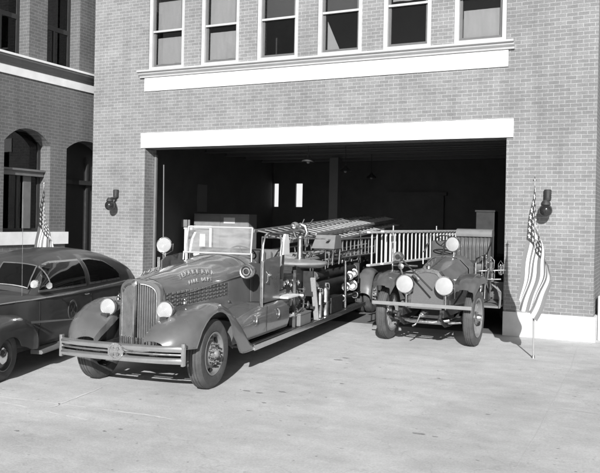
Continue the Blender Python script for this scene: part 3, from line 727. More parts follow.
for s_ in (-1, 1):
    b = MB(); pts = [(s_*(lerp_tab(HT, y)[0]+.012), y, lerp_tab(HT, y)[1]-.27) for y in [(-.25+i*.22) for i in range(11)]]
    b.tube(pts, .009, 6); b.build('hood_moulding', M['nickel'], hood)
    for ya in (-.27, 1.98):
        b = MB(); b.tube([(s_*abs(x)*1.004, ya, z+.002) for x, _, z in hood_sec(ya) if x >= 0], .004, 5); b.build('hood_seam', M['black'], hood)
    for yl in (.15, 1.35):
        b = MB(); wv = lerp_tab(HT, yl)[0]; b.box((s_*(wv+.014), yl, 1.035), (.012, .07, .03), bev=.004); b.tube([(s_*(wv+.02), yl-.02, 1.035), (s_*(wv+.035), yl, 1.035), (s_*(wv+.02), yl+.02, 1.035)], .006, 6); b.build('hood_latch', M['nickel'], hood)
    # louvres: rows of pressed slots
    b = MB(); bd = MB()
    for r_ in range(4):
        for k in range(15):
            y = -.26+k*.104; wv = lerp_tab(HT, y)[0]; z = 1.105+.052*r_+.012*k/4
            b.prism([(s_*(wv-.004), y, z-.006), (s_*(wv+.018), y, z+.004), (s_*(wv+.022), y, z+.024), (s_*(wv-.004), y, z+.034)], (0, .086, 0))
            bd.b2((s_*(wv+.003), y+.006, z-.013), (s_*(wv+.0085), y+.080, z-.0065))
    for k in range(16):
        y = -.271+k*.104; wv = lerp_tab(HT, y)[0]
        bd.b2((s_*(wv+.002), y, 1.085+.003*k), (s_*(wv+.0075), y+.009, 1.29+.003*k))
    b.build('louvres', RED, hood, smooth=0); bd.build('louvre_slots', M['black'], hood, smooth=0)
    # text
    def pt1(i, n, s_=s_):
        t = (i+.5)/n-.5; yy = .55+t*(.86); 
        z = 1.455+.05*(1-(2*t)**2)+.03*t
        w_, zt, zb = lerp_tab(HT, yy); q = min(.97, max(0, (z-(zt-.30))/.30)); x = w_*(1-q**(2.1/1.0))**(1/2.6)+.020
        return frame_mat(Vector((s_*x, yy, z)), (s_*.08, s_, .06-.20*t), (-s_*.35, 0, .93))
    def pt2(i, n, s_=s_):
        t = (i+.5)/n-.5; yy = .55+t*(.60); z = 1.38+.03*(1-(2*t)**2)*.6+.02*t
        w_, zt, zb = lerp_tab(HT, yy); q = min(.97, max(0, (z-(zt-.30))/.30)); x = w_*(1-q**(2.1/1.0))**(1/2.6)+.020
        return frame_mat(Vector((s_*x, yy, z)), (s_*.08, s_, .04-.06*t), (-s_*.22, 0, .97))
    letters('TEXARKANA', .098, M['gilt'], hood, 'lettering', pt1 if s_ > 0 else (lambda i, n: pt1(n-1-i, n)))
    letters('FIRE DEPT', .078, M['gilt'], hood, 'lettering', pt2 if s_ > 0 else (lambda i, n: pt2(n-1-i, n)))
# radiator shell: V prow
RT = [(-.36, .315), (-.30, .325)]
def rad_outline(k, y, inset=0.0, z0=.55, z1=1.47, half=.315):
    """k-th points from bottom to top centre of the front arch, right side"""
    P = []; w_ = half-inset; top = z1-inset
    P.append((w_, z0))
    for i in range(1, 6): P.append((w_, z0+(top-.18-z0)*i/5))
    for i in range(1, 11):
        a = PI/2*i/10; P.append((w_*math.cos(a)**(2/2.6), top-.18+.18*math.sin(a)**(2/2.4)))
    return P
PROW = .15
def prow(x, y0=-.36, half=.315): return y0 - PROW*(1-abs(x)/half)**1.0*.95
b = MB()
out = rad_outline(0, 0); inn = rad_outline(0, 0, .045)
for s_ in (-1, 1):
    back = [(s_*x, -.295, z) for x, z in out]
    edge = [(s_*x, -.355+(-.0), z) for x, z in out]
    fr = [(s_*x*.97, prow(x*.97)-.01 if x > .02 else prow(0)-.01, z+.0) for x, z in out]
    fi = [(s_*x, prow(x)-.006, z-.0) for x, z in inn]
    fb = [(s_*x, prow(x)+.03, z) for x, z in inn]
    b.loft([back, edge, fr, fi, fb])
b.build('radiator_shell', RED, E, solid=.006, smooth=40)
# centre rib and crest
b = MB(); b.prism([(-.028, prow(0)-.006, .60), (-.012, prow(0)-.035, .60), (.012, prow(0)-.035, .60), (.028, prow(0)-.006, .60)], (0, .0, .84)); b.build('centre_rib', M['nickel'], E)
b = MB(); b.lathe((0, prow(0)-.02, 1.425), (0, -1, .1), [(0, .045), (.015, .045), (.02, .03), (.03, 0)], 6); b.build('crest', M['chrome'], E)
for s_ in (-1, 1):   # bright edge beads of the grille
    b = MB(); b.tube([(s_*x, prow(x)-.012, z) for x, z in rad_outline(0, 0, .05)][:-1], .010, 6); b.build('grille_bead', M['nickel'], E)
    b = MB()
    for k in range(9):
        x = .034+k*.0275; top = max([z for xx, z in inn if xx >= x-.001] or [1.3])
        for j in range(1):
            y = prow(x)+.006
            b.prism([(s_*(x-.0085), y+.03, .60), (s_*(x-.006), y-.004, .60), (s_*x, y-.012, .60), (s_*(x+.006), y-.004, .60), (s_*(x+.0085), y+.03, .60)], (0, 0, top-.60))
    b.build('grille', M['grillepaint'], E, smooth=30)
    b = MB(); b.poly([(s_*.015, prow(.015)+.045, .56), (s_*.29, prow(.29)+.045, .56), (s_*.29, prow(.29)+.045, 1.28), (s_*.2, prow(.2)+.045, 1.37), (s_*.015, prow(.015)+.045, 1.43)])
    b.build('radiator_core', M['chassis'], E, smooth=0)
# bottom apron of the radiator: short fins
b = MB()
for k in range(15):
    x = -.28+k*.04; b.b2((x-.010, prow(x)-.035, .555), (x+.010, prow(x)+.01, .70), bev=.003)
b.build('radiator_fins', M['nickel'], E, smooth=0)
b = MB(); b.prism([(-.32, -.36, .52), (0, prow(0)-.02, .50), (.32, -.36, .52), (.34, 0, .52), (-.34, 0, .52)], (0, 0, .05)); b.build('valance', RED, E, smooth=0)
# engine side splash panels
for s_ in (-1, 1):
    b = MB(); b.b2((s_*.36, -.30, .52), (s_*.345, 2.0, .97)); b.build('splash_panel', RED, E, smooth=0)
# front fenders
R0 = .475
def arch(y, c=0.0, ra=.575, zc=.475):
    d = ra*ra-(y-c)**2
    return zc+math.sqrt(d) if d > 0 else None
FT = [  # y, top z, x inner, x outer, lip z, inner z drop
 (-.90, .74, .36, .66, .665, .02), (-.86, .80, .34, .76, .655, .03), (-.78, .875, .335, .85, .645, .05), (-.66, .95, .335, .92, .64, .07), (-.5, 1.03, .35, .965, .66, .09),
 (-.3, 1.10, .38, .985, .98, .09), (0, 1.155, .42, .99, 1.02, .08), (.25, 1.15, .46, .99, 1.0, .08), (.45, 1.09, .50, .99, .84, .08), (.6, 1.01, .52, .99, .60, .08),
 (.8, .88, .54, .99, .36, .08), (1.0, .72, .56, .99, .34, .06), (1.2, .55, .58, .99, .34, .04), (1.38, .43, .60, .99, .335, .02)]
def fender_secs(T, s_, arc=True, ac=0.0, ar=.575, az=.475):
    secs = []
    ys = []
    for a, c in zip(T, T[1:]):
        m_ = max(1, int((c[0]-a[0])/.045)); ys += [a[0]+(c[0]-a[0])*i/m_ for i in range(m_)]
    ys.append(T[-1][0])
    for y in ys:
        top, xi, xo, lip, dr = lerp_tab(T, y)
        if arc:
            za = arch(y, ac, ar, az); 
            if za is not None and y > ac-ar+.002: lip = min(max(lip if y > ac+.55 else 0, za if za > .48 else lip), top-.06) if za > lip or abs(y-ac) < ar-.02 else lip
        h = top-lip; wd = xo-xi; S = [(s_*xi, y, top-dr-.10), (s_*(xi+.01), y, top-dr)]
        for i in range(9):
            t = i/8; S.append((s_*(xi+.02+(wd-.02-.20)*t), y, top-dr*(1-t)**2*(.9)))
        for i in range(1, 9):
            a = PI/2*i/8; S.append((s_*(xo-.20+.20*math.sin(a)), y, top-min(h, .17)*(1-math.cos(a))))
        zz = top-min(h, .17)
        for i in range(1, 4): S.append((s_*(xo+.0), y, zz+(lip-zz)*i/3))
        secs.append(S)
    return secs
for s_ in (1, -1):
    b = MB(); b.loft(fender_secs(FT, s_)); b.build('front_fender', RED, E, solid=.012, smooth=50)
    fo = [o for o in E.children if o.name.startswith('front_fender')][-1]
    b = MB(); b.tube([(q[-1][0]+s_*.002, q[-1][1], q[-1][2]) for q in fender_secs(FT, s_)[::2]], .010, 6); b.build('fender_bead', RED, fo)
    b = MB(); b.b2((s_*.50, -.55, .60), (s_*.40, .8, 1.0)); b.build('inner_fender', M['chassis'], E, smooth=0)
# wheels
for s_ in (1, -1):
    wheel(E, s_*.85, 0, .475, .285, .22, s_, 'disc', M['wheel'])
    wheel(E, s_*.84, 9.6, .475, .285, .21, s_, 'disc', M['wheel'], dual=True)
# bumper
def bar(name, z, hh, xs, yfun, mat, parent, th=.022):
    b = MB(); F_ = []
    n = 28
    secs = []
    for i in range(n+1):
        x = -xs+2*xs*i/n; y = yfun(x)
        secs.append([(x, y-th*.4, z-hh), (x, y-th, z-hh*.5), (x, y-th*1.15, z), (x, y-th, z+hh*.5), (x, y-th*.4, z+hh), (x, y+th*.2, z+hh*.8), (x, y+th*.2, z-hh*.8)])
    b.loft(secs, closed=True, caps=True); return b.build(name, mat, parent, smooth=30)
yb = lambda x: -.93 + .09*abs(x/.9)**3
bp = bar('bumper', .655, .040, .92, yb, M['bumper'], E)
bar('lower_bar', .505, .040, .92, yb, M['bumper'], bp)
bar('middle_bar', .580, .014, .90, lambda x: yb(x)+.02, M['nickel'], bp, .012)
for s_ in (1, -1):
    b = MB(); b.b2((s_*.885, -.865, .44), (s_*.925, -.80, .73), bev=.008); b.build('bumper_end', M['bumper'], bp)
    b = MB(); b.tube([(s_*.42, -.70, .56), (s_*.5, -.80, .57), (s_*.55, -.87, .58)], .03, 8); b.build('bumper_bracket', M['black'], bp)
b = MB(); b.lathe((0, -.955, .585), (0, -1, 0), [(-.01, 0), (-.01, .112), (.006, .116), (.014, .110), (.016, .088), (.01, .084), (.012, .045), (.02, .04), (.02, 0)], 32)
for k in range(8):
    a = 2*PI*k/8+.39; b.box((.098*math.cos(a), -.972, .585+.098*math.sin(a)), (.02, .008, .03), rot=(0, -a+PI/2, 0))
emb = b.build('bumper_emblem', M['bumper'], bp)
b = MB()
for k in range(4):
    a = PI/2*k+PI/4; d = Vector((math.cos(a), 0, math.sin(a))); q = Vector((-d.z, 0, d.x)); c0 = Vector((0, -.978, .585))
    b.prism([c0+d*.015, c0+d*.062+q*.026, c0+d*.072, c0+d*.062-q*.026], (0, -.006, 0))
b.build('emblem_cross', M['nickel'], emb, smooth=0)
# headlights
for s_ in (1, -1):
    h = headlamp(E, 'headlight', s_*.435, -.47, 1.085, .118, .22, M['nickel'])
    b = MB(); b.tube([(0, .06, -.10), (0, .08, -.16), (s_*.0, .1, -.24)], [.03, .02, .026], 8); b.build('lamp_stand', RED, h)
    b = MB(); b.lathe((s_*.52, -.08, 1.14), (0, 0, 1), [(0, .035), (.03, .032), (.05, .012), (.13, 0)], 12); b.build('marker_lamp', M['chrome'], E)
# cowl and windshield
b = MB(); b.loft([hood_sec(2.0, grow=.012), hood_sec(2.03, grow=.02), [(x*1.02, 2.32, z+.03 if z > 1.2 else z) for x, y, z in hood_sec(2.02, grow=.02)]]); b.build('cowl', RED, E, solid=.012)
wtilt = .10
def wp(x, z): return (x, 2.06+(z-1.74)*.22, z)
b = MB(); fr = [wp(-.60, 1.745), wp(.60, 1.745), wp(.585, 2.175), wp(-.585, 2.175)]
for i in range(4): b.tube([fr[i], fr[(i+1) % 4]], .014, 8)
wsf = b.build('windshield', M['frame'], E)
b = MB(); b.prism([wp(-.59, 1.755), wp(.59, 1.755), wp(.575, 2.165), wp(-.575, 2.165)], (0, .005, .0)); b.build('glass', M['glass_ws'], wsf, smooth=0)
for s_ in (1, -1):
    b = MB(); b.tube([(s_*.62, 2.05, 1.62), (s_*.615, 2.06, 1.76)], .02, 8); b.build('windshield_bracket', M['nickel'], wsf)
# cab
b = MB(); b.b2((-.84, 1.9, .62), (.84, 3.3, .98)); b.build('cab_floor', M['chassis'], E, smooth=0)
b = MB(); b.b2((-.86, 2.07, .97), (.86, 2.11, 1.60)); b.build('firewall', M['rubber'], E, smooth=0)
for s_ in (1, -1):
    # side panel with a rounded top front
    pts = [(.88, 1.80, .98), (.88, 2.62, .98), (.88, 2.62, 1.70), (.88, 2.5, 1.71), (.88, 1.92, 1.66), (.88, 1.80, 1.60)]
    b = MB(); b.prism([(s_*x, y, z) for x, y, z in pts], (s_*.03, 0, 0)); d = b.build('side_panel', RED, E, smooth=0)
    b = MB(); b.tube([(s_*.935, 1.76, .93), (s_*.935, 1.76, 1.66)], .014, 8); b.tube([(s_*.91, 1.765, 1.66), (s_*.91, 1.765, .93)], .008, 6); b.build('panel_edge', M['nickel'], d)
    b = MB(); b.lathe((s_*.905, 2.12, 1.42), (s_, 0, 0), [(0, .03), (.01, .028), (.03, .012), (.04, .018), (.05, 0)], 14); b.build('knob', M['chrome'], d); b = MB(); b.tube([(s_*.92, 1.95, 1.30), (s_*.95, 1.95, 1.34), (s_*.95, 1.95, 1.44), (s_*.92, 1.95, 1.48)], .008, 6); b.build('handle', M['chrome'], d)
    # body sill below with two C handles
    b = MB(); b.loft([[(s_*.56, y, t_), (s_*(.9+o_), y, t_-.02), (s_*(.93+o_), y, t_-.06), (s_*(.94+o_), y, min(.60, t_-.08)), (s_*(.9+o_), y, .47), (s_*.56, y, .45)] for y, t_, o_ in ((.72, .84, -.04), (.9, .87, -.02), (1.1, .90, -.01), (1.4, .945, -.004), (1.75, .97, 0), (2.95, .98, 0), (3.05, .98, 0))], caps=True); sl = b.build('sill_locker', RED, E, smooth=40)
    for y in (1.42, 2.42):
        b = MB(); b.tube([(s_*(.955), y+.075*math.sin(PI*i/14), .76+.075*math.cos(PI*i/14)) for i in range(15)], [.006+.012*math.sin(PI*i/14) for i in range(15)], 8); b.build('handle', M['chrome'], sl)
    b = MB(); b.b2((s_*.941, 1.95, .52), (s_*.946, 1.96, .94)); b.build('seam', M['black'], sl, smooth=0)
    # running board
    b = MB(); b.b2((s_*.60, 1.30, .335), (s_*1.0, 8.35, .375), bev=.006); rb = b.build('running_board', M['grey'], E, smooth=0)
    b = MB(); b.b2((s_*.995, 1.30, .315), (s_*1.012, 8.35, .40), bev=.003); b.build('board_edge', M['bumper'], rb, smooth=0)
    b = MB()
    for k in range(5): b.b2((s_*(.66+k*.065), 1.5, .376), (s_*(.69+k*.065), 8.3, .386))
    b.build('tread_strip', M['black'], rb, smooth=0)
    # toe board slope between fender and sill
    pass
# siren
b = MB(); b.lathe((.76, 1.50, 1.50), (0, 1, 0), [(.02, .0), (.02, .035), (0, .045), (0, .06), (.03, .055), (.035, .075), (-.005, .085), (-.01, .105), (.02, .118), (.10, .112), (.13, .085), (.24, .075), (.30, .05), (.31, 0)], 28); si = b.build('siren', M['nickel'], E)
b = MB(); b.lathe((.76, 1.515, 1.50), (0, -1, 0), [(-.01, .0), (0, .034), (.005, .034), (.01, 0)], 16); b.lathe((.76, 1.5, 1.5), (0, 1, 0), [(.012, .062), (.010, .075)], 24); b.build('siren_rotor', M['black'], si)
b = MB(); b.tube([(.62, 1.66, 1.42), (.76, 1.66, 1.42)], .02, 8); b.build('siren_bracket', M['black'], si)
# searchlight on the far side
h = headlamp(E, 'searchlight', -.93, 1.95, 1.86, .125, .2, M['nickel'], yaw=R(12))
b = MB(); b.tube([(0, .06, -.12), (0, .06, -.55)], .016, 8); b.tube([(-.14, .05, .02), (-.13, .05, -.1), (0, .06, -.17), (.13, .05, -.1), (.14, .05, .02)], .008, 6); b.build('lamp_stand', M['nickel'], h)
# steering wheel
b = MB(); c0 = Vector((.30, 2.46, 1.74)); ax = Vector((0, .55, .83)).normalized(); u = Vector((1, 0, 0)); v_ = ax.cross(u)
b.tube([c0+(u*math.cos(2*PI*k/28)+v_*math.sin(2*PI*k/28))*.22 for k in range(28)], .013, 8, closed=True)
for k in range(4): b.tube([c0, c0+(u*math.cos(PI/2*k)+v_*math.sin(PI/2*k))*.22], .008, 6)
b.tube([c0+ax*.02, c0-ax*.6], .022, 8); b.build('steering_wheel', M['rubber'], E)
# seat
b = MB(); b.box((0, 2.78, 1.20), (1.66, .52, .20), bev=.05); b.build('seat', M['leather'], E)
b = MB(); b.box((0, 3.06, 1.52), (1.62, .14, .56), rot=(-.10, 0, 0), bev=.05)
for k in range(-6, 7): b.tube([(k*.125, 2.965, 1.28), (k*.125, 2.945, 1.76)], .012, 6)
b.build('seat_back', M['leather'], E)
b = MB(); b.b2((-.85, 2.45, .98), (.85, 3.12, 1.10)); b.build('seat_box', RED, E, smooth=0)
# chrome grab rails round the seat with canvas side pads
for s_ in (1, -1):
    b = MB(); x = s_*.88
    b.tube([(x, 1.86, 1.64), (x, 1.90, 1.9), (x, 1.98, 2.06), (x, 2.10, 2.09), (x, 2.62, 2.06), (x, 2.72, 2.0), (x, 2.74, 1.9), (x, 2.70, 1.70)], .017, 8)
    b.build('grab_rail', M['chrome'], E) if s_ > 0 else b.bm.free()
    b = MB(); b.loft([[(s_*.86, 2.80, 1.72), (s_*.90, 2.80, 1.72), (s_*.90, 3.12, 1.72), (s_*.86, 3.12, 1.72)], [(s_*.85, 2.86, 1.95), (s_*.89, 2.86, 1.95), (s_*.89, 3.12, 1.95), (s_*.85, 3.12, 1.95)], [(s_*.84, 2.96, 2.07), (s_*.88, 2.96, 2.07), (s_*.88, 3.10, 2.07), (s_*.84, 3.10, 2.07)]], closed=True, caps=True); b.build('seat_wing', M['white'], E, smooth=0)
b = MB(); b.tube([(-.84, 2.72, 2.04), (.84, 2.72, 2.04)], .014, 8); b.tube([(-.62, 2.74, 2.04), (-.62, 2.95, 1.7)], .012, 8); b.tube([(.62, 2.74, 2.04), (.62, 2.95, 1.7)], .012, 8); b.bm.free()
# body behind the seat: hose bed
b = MB(); b.b2((-.60, 4.35, .64), (.60, 10.3, 1.34)); b.build('hose_bed', M['chassis'], E, smooth=0)
b = MB(); b.b2((-.60, 4.4, 1.342), (.60, 9.85, 1.42)); b.build('bed_load', M['chassis'], E, smooth=0)
b = MB(); b.b2((-.72, 3.14, .50), (.72, 4.33, 1.30)); pp = b.build('pump_panel', M['chassis'], E, smooth=0)
for s_ in (1, -1):
    for y, z, r in ((3.30, 1.18, .055), (3.48, 1.2, .055), (3.66, 1.14, .045), (3.84, 1.2, .05), (4.08, 1.15, .06)):
        b = MB(); b.mi = 0; b.lathe((s_*.72, y, z), (s_, 0, 0), [(0, r), (.025, r), (.03, r*.85), (.022, r*.8)], 20); b.mi = 1; b.lathe((s_*.72, y, z), (s_, 0, 0), [(.022, r*.8), (.023, 0)], 20)
        b.build('gauge', [M['brass'], M['white']], pp)
    for y, z, r in ((3.35, .86, .085), (3.75, .84, .085), (4.12, .9, .07)):
        b = MB()
        b.lathe((s_*.72, y, z), (s_, 0, 0), [(0, r*.8), (.05, r*.8), (.06, r), (.10, r), (.11, r*.9), (.14, r*.85), (.15, 0)], 20)
        for k in range(3): b.tube([(s_*.85, y+r*math.cos(2.1*k), z+r*math.sin(2.1*k)), (s_*.85, y+r*1.35*math.cos(2.1*k), z+r*1.35*math.sin(2.1*k))], .012, 6)
        b.build('hose_outlet', M['brass'], pp)
    for y, z in ((3.2, 1.02), (3.56, 1.0), (3.95, 1.04), (4.22, .74), (3.55, .68)):
        b = MB()
        b.tube([(s_*.70, y, z), (s_*.90, y, z)], .010, 6); ring = [Vector((s_*.90, y+.05*math.cos(2*PI*k/14), z+.05*math.sin(2*PI*k/14))) for k in range(14)]
        b.tube(ring, .008, 6, closed=True); b.tube([(s_*.9, y-.05, z), (s_*.9, y+.05, z)], .006, 5); b.tube([(s_*.9, y, z-.05), (s_*.9, y, z+.05)], .006, 5); b.build('valve_wheel', M['nickel'], pp)
    b = MB(); b.tube([(s_*.8, 3.2, .62), (s_*.86, 3.6, .60), (s_*.84, 4.0, .66), (s_*.8, 4.3, .62)], .04, 10); b.tube([(s_*.76, 3.15, .55), (s_*.8, 3.3, .8), (s_*.76, 3.42, .98)], .022, 8)
    b.tube([(s_*.76, 4.28, .5), (s_*.82, 4.2, .8), (s_*.76, 4.1, 1.0)], .022, 8); b.build('pump_pipe', M['nickel'], pp)
    # white topped step
    b = MB(); b.box((s_*.90, 2.98, 1.0), (.30, .62, .035), bev=.006); b.build('side_step', M['white'], E, smooth=0)
    b = MB(); b.box((s_*.84, 3.0, .94), (.12, .40, .06)); b.build('step_bracket', RED, E, smooth=0)
    # upright posts
    for y in (3.45,):
        b = MB(); b.b2((s_*.86, y, .39), (s_*.91, y+.05, 1.42)); b.build('post', M['nickel'], E, smooth=0)
    # hard suction hoses on the side
    for z, xx in ((1.02, .80), (1.22, .78)):
        b = MB(); b.tube([(s_*xx, 5.0, z), (s_*xx, 8.0, z+.01)], [.075, .075], 14); hs = b.build('suction_hose', M['hose'], E)
        for y in (4.92, 8.0): b = MB(); b.tube([(s_*xx, y, z), (s_*xx, y+.10, z)], .09, 16); b.build('coupling', M['brass'], hs)
    b = MB(); b.b2((s_*.66, 4.5, .62), (s_*.92, 8.2, .66)); b.b2((s_*.70, 4.5, .86), (s_*.90, 4.56, 1.34)); b.b2((s_*.70, 8.1, .86), (s_*.90, 8.16, 1.34)); b.build('side_rack', M['black'], E, smooth=0)
    # rail along the body top
    b = MB(); b.tube([(s_*.84, 5.75, 1.62), (s_*.84, 9.8, 1.70)], .02, 8)
    for y in (5.8, 7.1, 8.4, 9.7): b.tube([(s_*.80, y, 1.34), (s_*.84, y, 1.62+.08*(y-4.5)/5.3)], .014, 6)
    b.tube([(s_*.70, 5.75, 1.50), (s_*.70, 9.8, 1.56)], .012, 6)
    b.build('body_rail', M['nickel'], E)
    # brass nozzles and fittings at the back of the running board
    for y, z, r in ((6.9, .62, .075), (7.2, .85, .10), (7.5, 1.08, .10), (7.75, .84, .12), (8.0, .60, .08), (7.85, 1.12, .10)):
        b = MB()
        b.lathe((s_*.86, y-.12, z), (s_*.3, -1, .1), [(-.16, 0), (-.16, r*.5), (-.05, r*.55), (0, r), (.03, r), (.035, r*.72), (.0, r*.6), (-.02, 0)], 18); b.build('brass_fitting', M['brass'], E)
    b = MB(); b.tube([(s_*.9, 6.9, .40), (s_*.9, 6.85, 1.36)], .035, 8); b.tube([(s_*.9, 6.85, 1.36), (s_*.9, 6.85, 1.44)], .02, 8); b.build('lever', M['nickel'], E)
    b = MB(); b.b2((s_*.68, 5.7, .39), (s_*.93, 6.6, .72), bev=.015); b.build('side_locker', M['black'], E, smooth=0)
    # rear fender
    T = [(y+.6, *q) for y, *q in [(8.35, .55, .62, .99, .40, .04), (8.45, .82, .62, .99, .45, .04), (8.6, 1.02, .62, .99, .6, .04), (8.8, 1.13, .62, .99, .9, .04), (9.0, 1.16, .62, .99, 1.0, .04), (9.3, 1.08, .62, .99, .9, .04), (9.55, .84, .62, .99, .6, .04), (9.7, .55, .62, .99, .42, .04)]]
    b = MB(); b.loft(fender_secs(T, s_, True, 9.6, .56, .475)); b.build('rear_fender', RED, E, solid=.012, smooth=50)
b = MB()
for k in range(9):
    y = 5.2+.5*k; b.tube([(.1*math.sin(k*2.1)-.35, y, 1.50+.03*math.sin(k)), (.0, y+.1, 1.56), (.35, y+.05*math.cos(k), 1.50)], .06, 8)
for k in range(7): b.tube([(-.5+.16*k, 4.6, 1.47), (-.5+.16*k+.03*math.sin(k*3), 7, 1.53), (-.5+.16*k, 9.8, 1.5)], .05, 8)
b.build('folded_hose', M['canvas'], E)
for k, y in enumerate((6.1, 6.9, 7.7, 8.5)):
    b = MB(); b.tube([(.62, y, 1.36), (.74, y+.03, 1.40), (.80, y+.05, 1.58), (.84, y+.02, 1.70)], .018, 8); b.box((.80, y+.04, 1.42), (.06, .14, .07), bev=.01); b.build('clamp', M['nickel'], E)
b = MB(); b.b2((-.85, 10.32, .42), (.85, 10.8, .47)); b.build('rear_step', M['grey'], E, smooth=0)
# round turret deck and deck gun
TC = Vector((.40, 5.05, 0))
b = MB(); b.lathe((TC.x, TC.y, 1.475), (0, .0, 1), [(-.10, 0), (-.09, .50), (-.04, .58), (-.02, .60), (.0, .60), (.02, .585), (.06, .3), (.07, 0)], 48); dk = b.build('turret_deck', M['deck'], E)
b = MB()
for a in (-2.3, -.5, .9, 2.2): b.tube([(TC.x+.36*math.cos(a), TC.y+.36*math.sin(a), 1.44), (TC.x+.36*math.cos(a), TC.y+.36*math.sin(a), .9)], .022, 8)
b.build('deck_leg', M['nickel'], dk)
gx, gy = TC.x+.02, TC.y+.05
b = MB(); b.lathe((gx, gy, 1.52), (0, 0, 1), [(0, .11), (.03, .11), (.04, .07), (.10, .065), (.12, .055), (.42, .05), (.44, .07), (.48, .07), (.5, .05), (.5, 0)], 20)
b.tube([(gx-.10, gy, 1.98), (gx-.14, gy, 2.08), (gx-.10, gy, 2.2), (gx, gy, 2.24), (gx+.10, gy, 2.2), (gx+.14, gy, 2.08), (gx+.10, gy, 1.98)], .035, 10)
g = b.build('deck_gun', M['nickel'], E)
b = MB(); b.lathe((gx, gy-.28, 2.18), (0, -1, .12), [(-.42, .05), (-.2, .055), (-.05, .075), (0, .095), (.06, .10), (.08, .085), (.16, .06), (.17, .045), (.05, .03), (.05, 0)], 20); b.build('nozzle', M['nickel'], g)
b = MB()
for a in (-.06, .06): b.tube([(gx+a, gy+.12, 2.12), (gx+a*1.6, gy+.52, 2.34)], .012, 8)
ring = [Vector((gx+.13, gy+.02+.11*math.cos(2*PI*k/20), 1.9+.11*math.sin(2*PI*k/20))) for k in range(20)]
b.tube(ring, .012, 6, closed=True)
for k in range(4): b.tube([(gx+.13, gy+.02, 1.9), (gx+.13, gy+.02+.11*math.cos(PI/2*k), 1.9+.11*math.sin(PI/2*k))], .008, 5)
ring = [Vector((gx-.16, gy-.06+.075*math.cos(2*PI*k/20), 1.95+.075*math.sin(2*PI*k/20))) for k in range(20)]
b.tube(ring, .012, 6, closed=True)
b.build('gun_handles', M['nickel'], g)
# sloping grey bin and rack frame
b = MB(); b.loft([[(.45, 5.75, 1.74), (.95, 5.75, 1.74), (.95, 6.35, 1.74), (.45, 6.35, 1.74)], [(.50, 5.95, 2.02), (.92, 5.95, 2.02), (.92, 6.35, 2.02), (.50, 6.35, 2.02)]], closed=True, caps=True); b.build('tool_bin', M['grey'], E, smooth=0)
b = MB(); b.tube([(.90, 5.8, 1.40), (.92, 5.8, 1.72), (.5, 5.8, 1.73)], .02, 8); b.build('bin_stand', M['nickel'], E)
b = MB(); b.tube([(.90, 6.3, 1.40), (.92, 6.3, 1.72)], .02, 8); b.build('bin_stand', M['nickel'], E)
for y in (5.9, 8.9):
    b = MB(); zt = 1.88+(y-4.6)*.044
    b.tube([(-.72, y, 1.3), (-.72, y, zt), (.72, y, zt), (.72, y, 1.3)], .022, 8); b.build('ladder_rack', M['nickel'], E)

# ---- things carried on the engine
EM = Matrix.Translation((-6.44, -7.5, 0)) @ Matrix.Rotation(R(7), 4, 'Z')
def place(o, x, y, z, rz=0, rx=0, ry=0):
    o.matrix_world = EM @ Matrix.Translation((x, y, z)) @ Euler((rx, ry, rz)).to_matrix().to_4x4()
    return o
def extinguisher(x, y, r, h, label, mat):
    t = place(thing('extinguisher', label, 'extinguisher', group='metal cylinders standing on the running board'), x, y, .388)
    b = MB(); b.lathe((0, 0, 0), (0, 0, 1), [(0, 0), (0, r), (.02, r*1.04), (.03, r), (h*.42, r), (h*.43, r*1.04), (h*.45, r), (h*.72, r), (h*.80, r*.9), (h*.86, r*.55), (h*.88, r*.4), (h*.9, 0)], 24); b.build('cylinder', mat, t)
    b = MB(); b.lathe((0, 0, h*.88), (0, 0, 1), [(0, r*.45), (h*.03, r*.5), (h*.05, r*.5), (h*.06, r*.2), (h*.1, r*.2), (h*.1, 0)], 16)
    b.tube([(-r*.8, 0, h*.97), (r*.8, 0, h*.97)], .012, 8); b.tube([(r*.8, 0, h*.97), (r*.95, 0, h*.85), (r*.8, 0, h*.75)], .01, 6); b.build('valve_head', M['brass'], t)
    b = MB(); b.tube([(-.02, -r*.5, h*.95), (-.05, -r*1.4, h*.92), (-.02, -r*1.75, h*.7), (0, -r*1.5, h*.4), (0, -r*1.15, h*.25)], .010, 8); b.build('hose', M['rubber'], t)
    return t
extinguisher(.88, 5.42, .085, .68, 'shiny metal extinguisher, fatter of two on the running board', M['nickel'])
extinguisher(.90, 4.98, .058, .60, 'slim metal extinguisher, thinner of two on the running board beside the slanted board', M['nickel'])
t = place(thing('board', 'pale wooden board leaning on the running board of the large engine', 'board'), .92, 4.72, .388, 0, R(19))
b = MB(); b.box((0, 0, .44), (.10, .05, .88), bev=.008); b.build('plank', M['wood'], t, smooth=0)
t = place(thing('tool_box', 'small grey steel box lying on the running board of the large engine', 'box'), .84, 3.95, .388, R(0))
b = MB(); b.box((0, 0, .10), (.22, .62, .20), bev=.012); b.build('case', M['grey'], t, smooth=0)
b = MB(); b.box((0, 0, .215), (.235, .64, .03), bev=.008); b.build('lid', M['grey'], t, smooth=0)

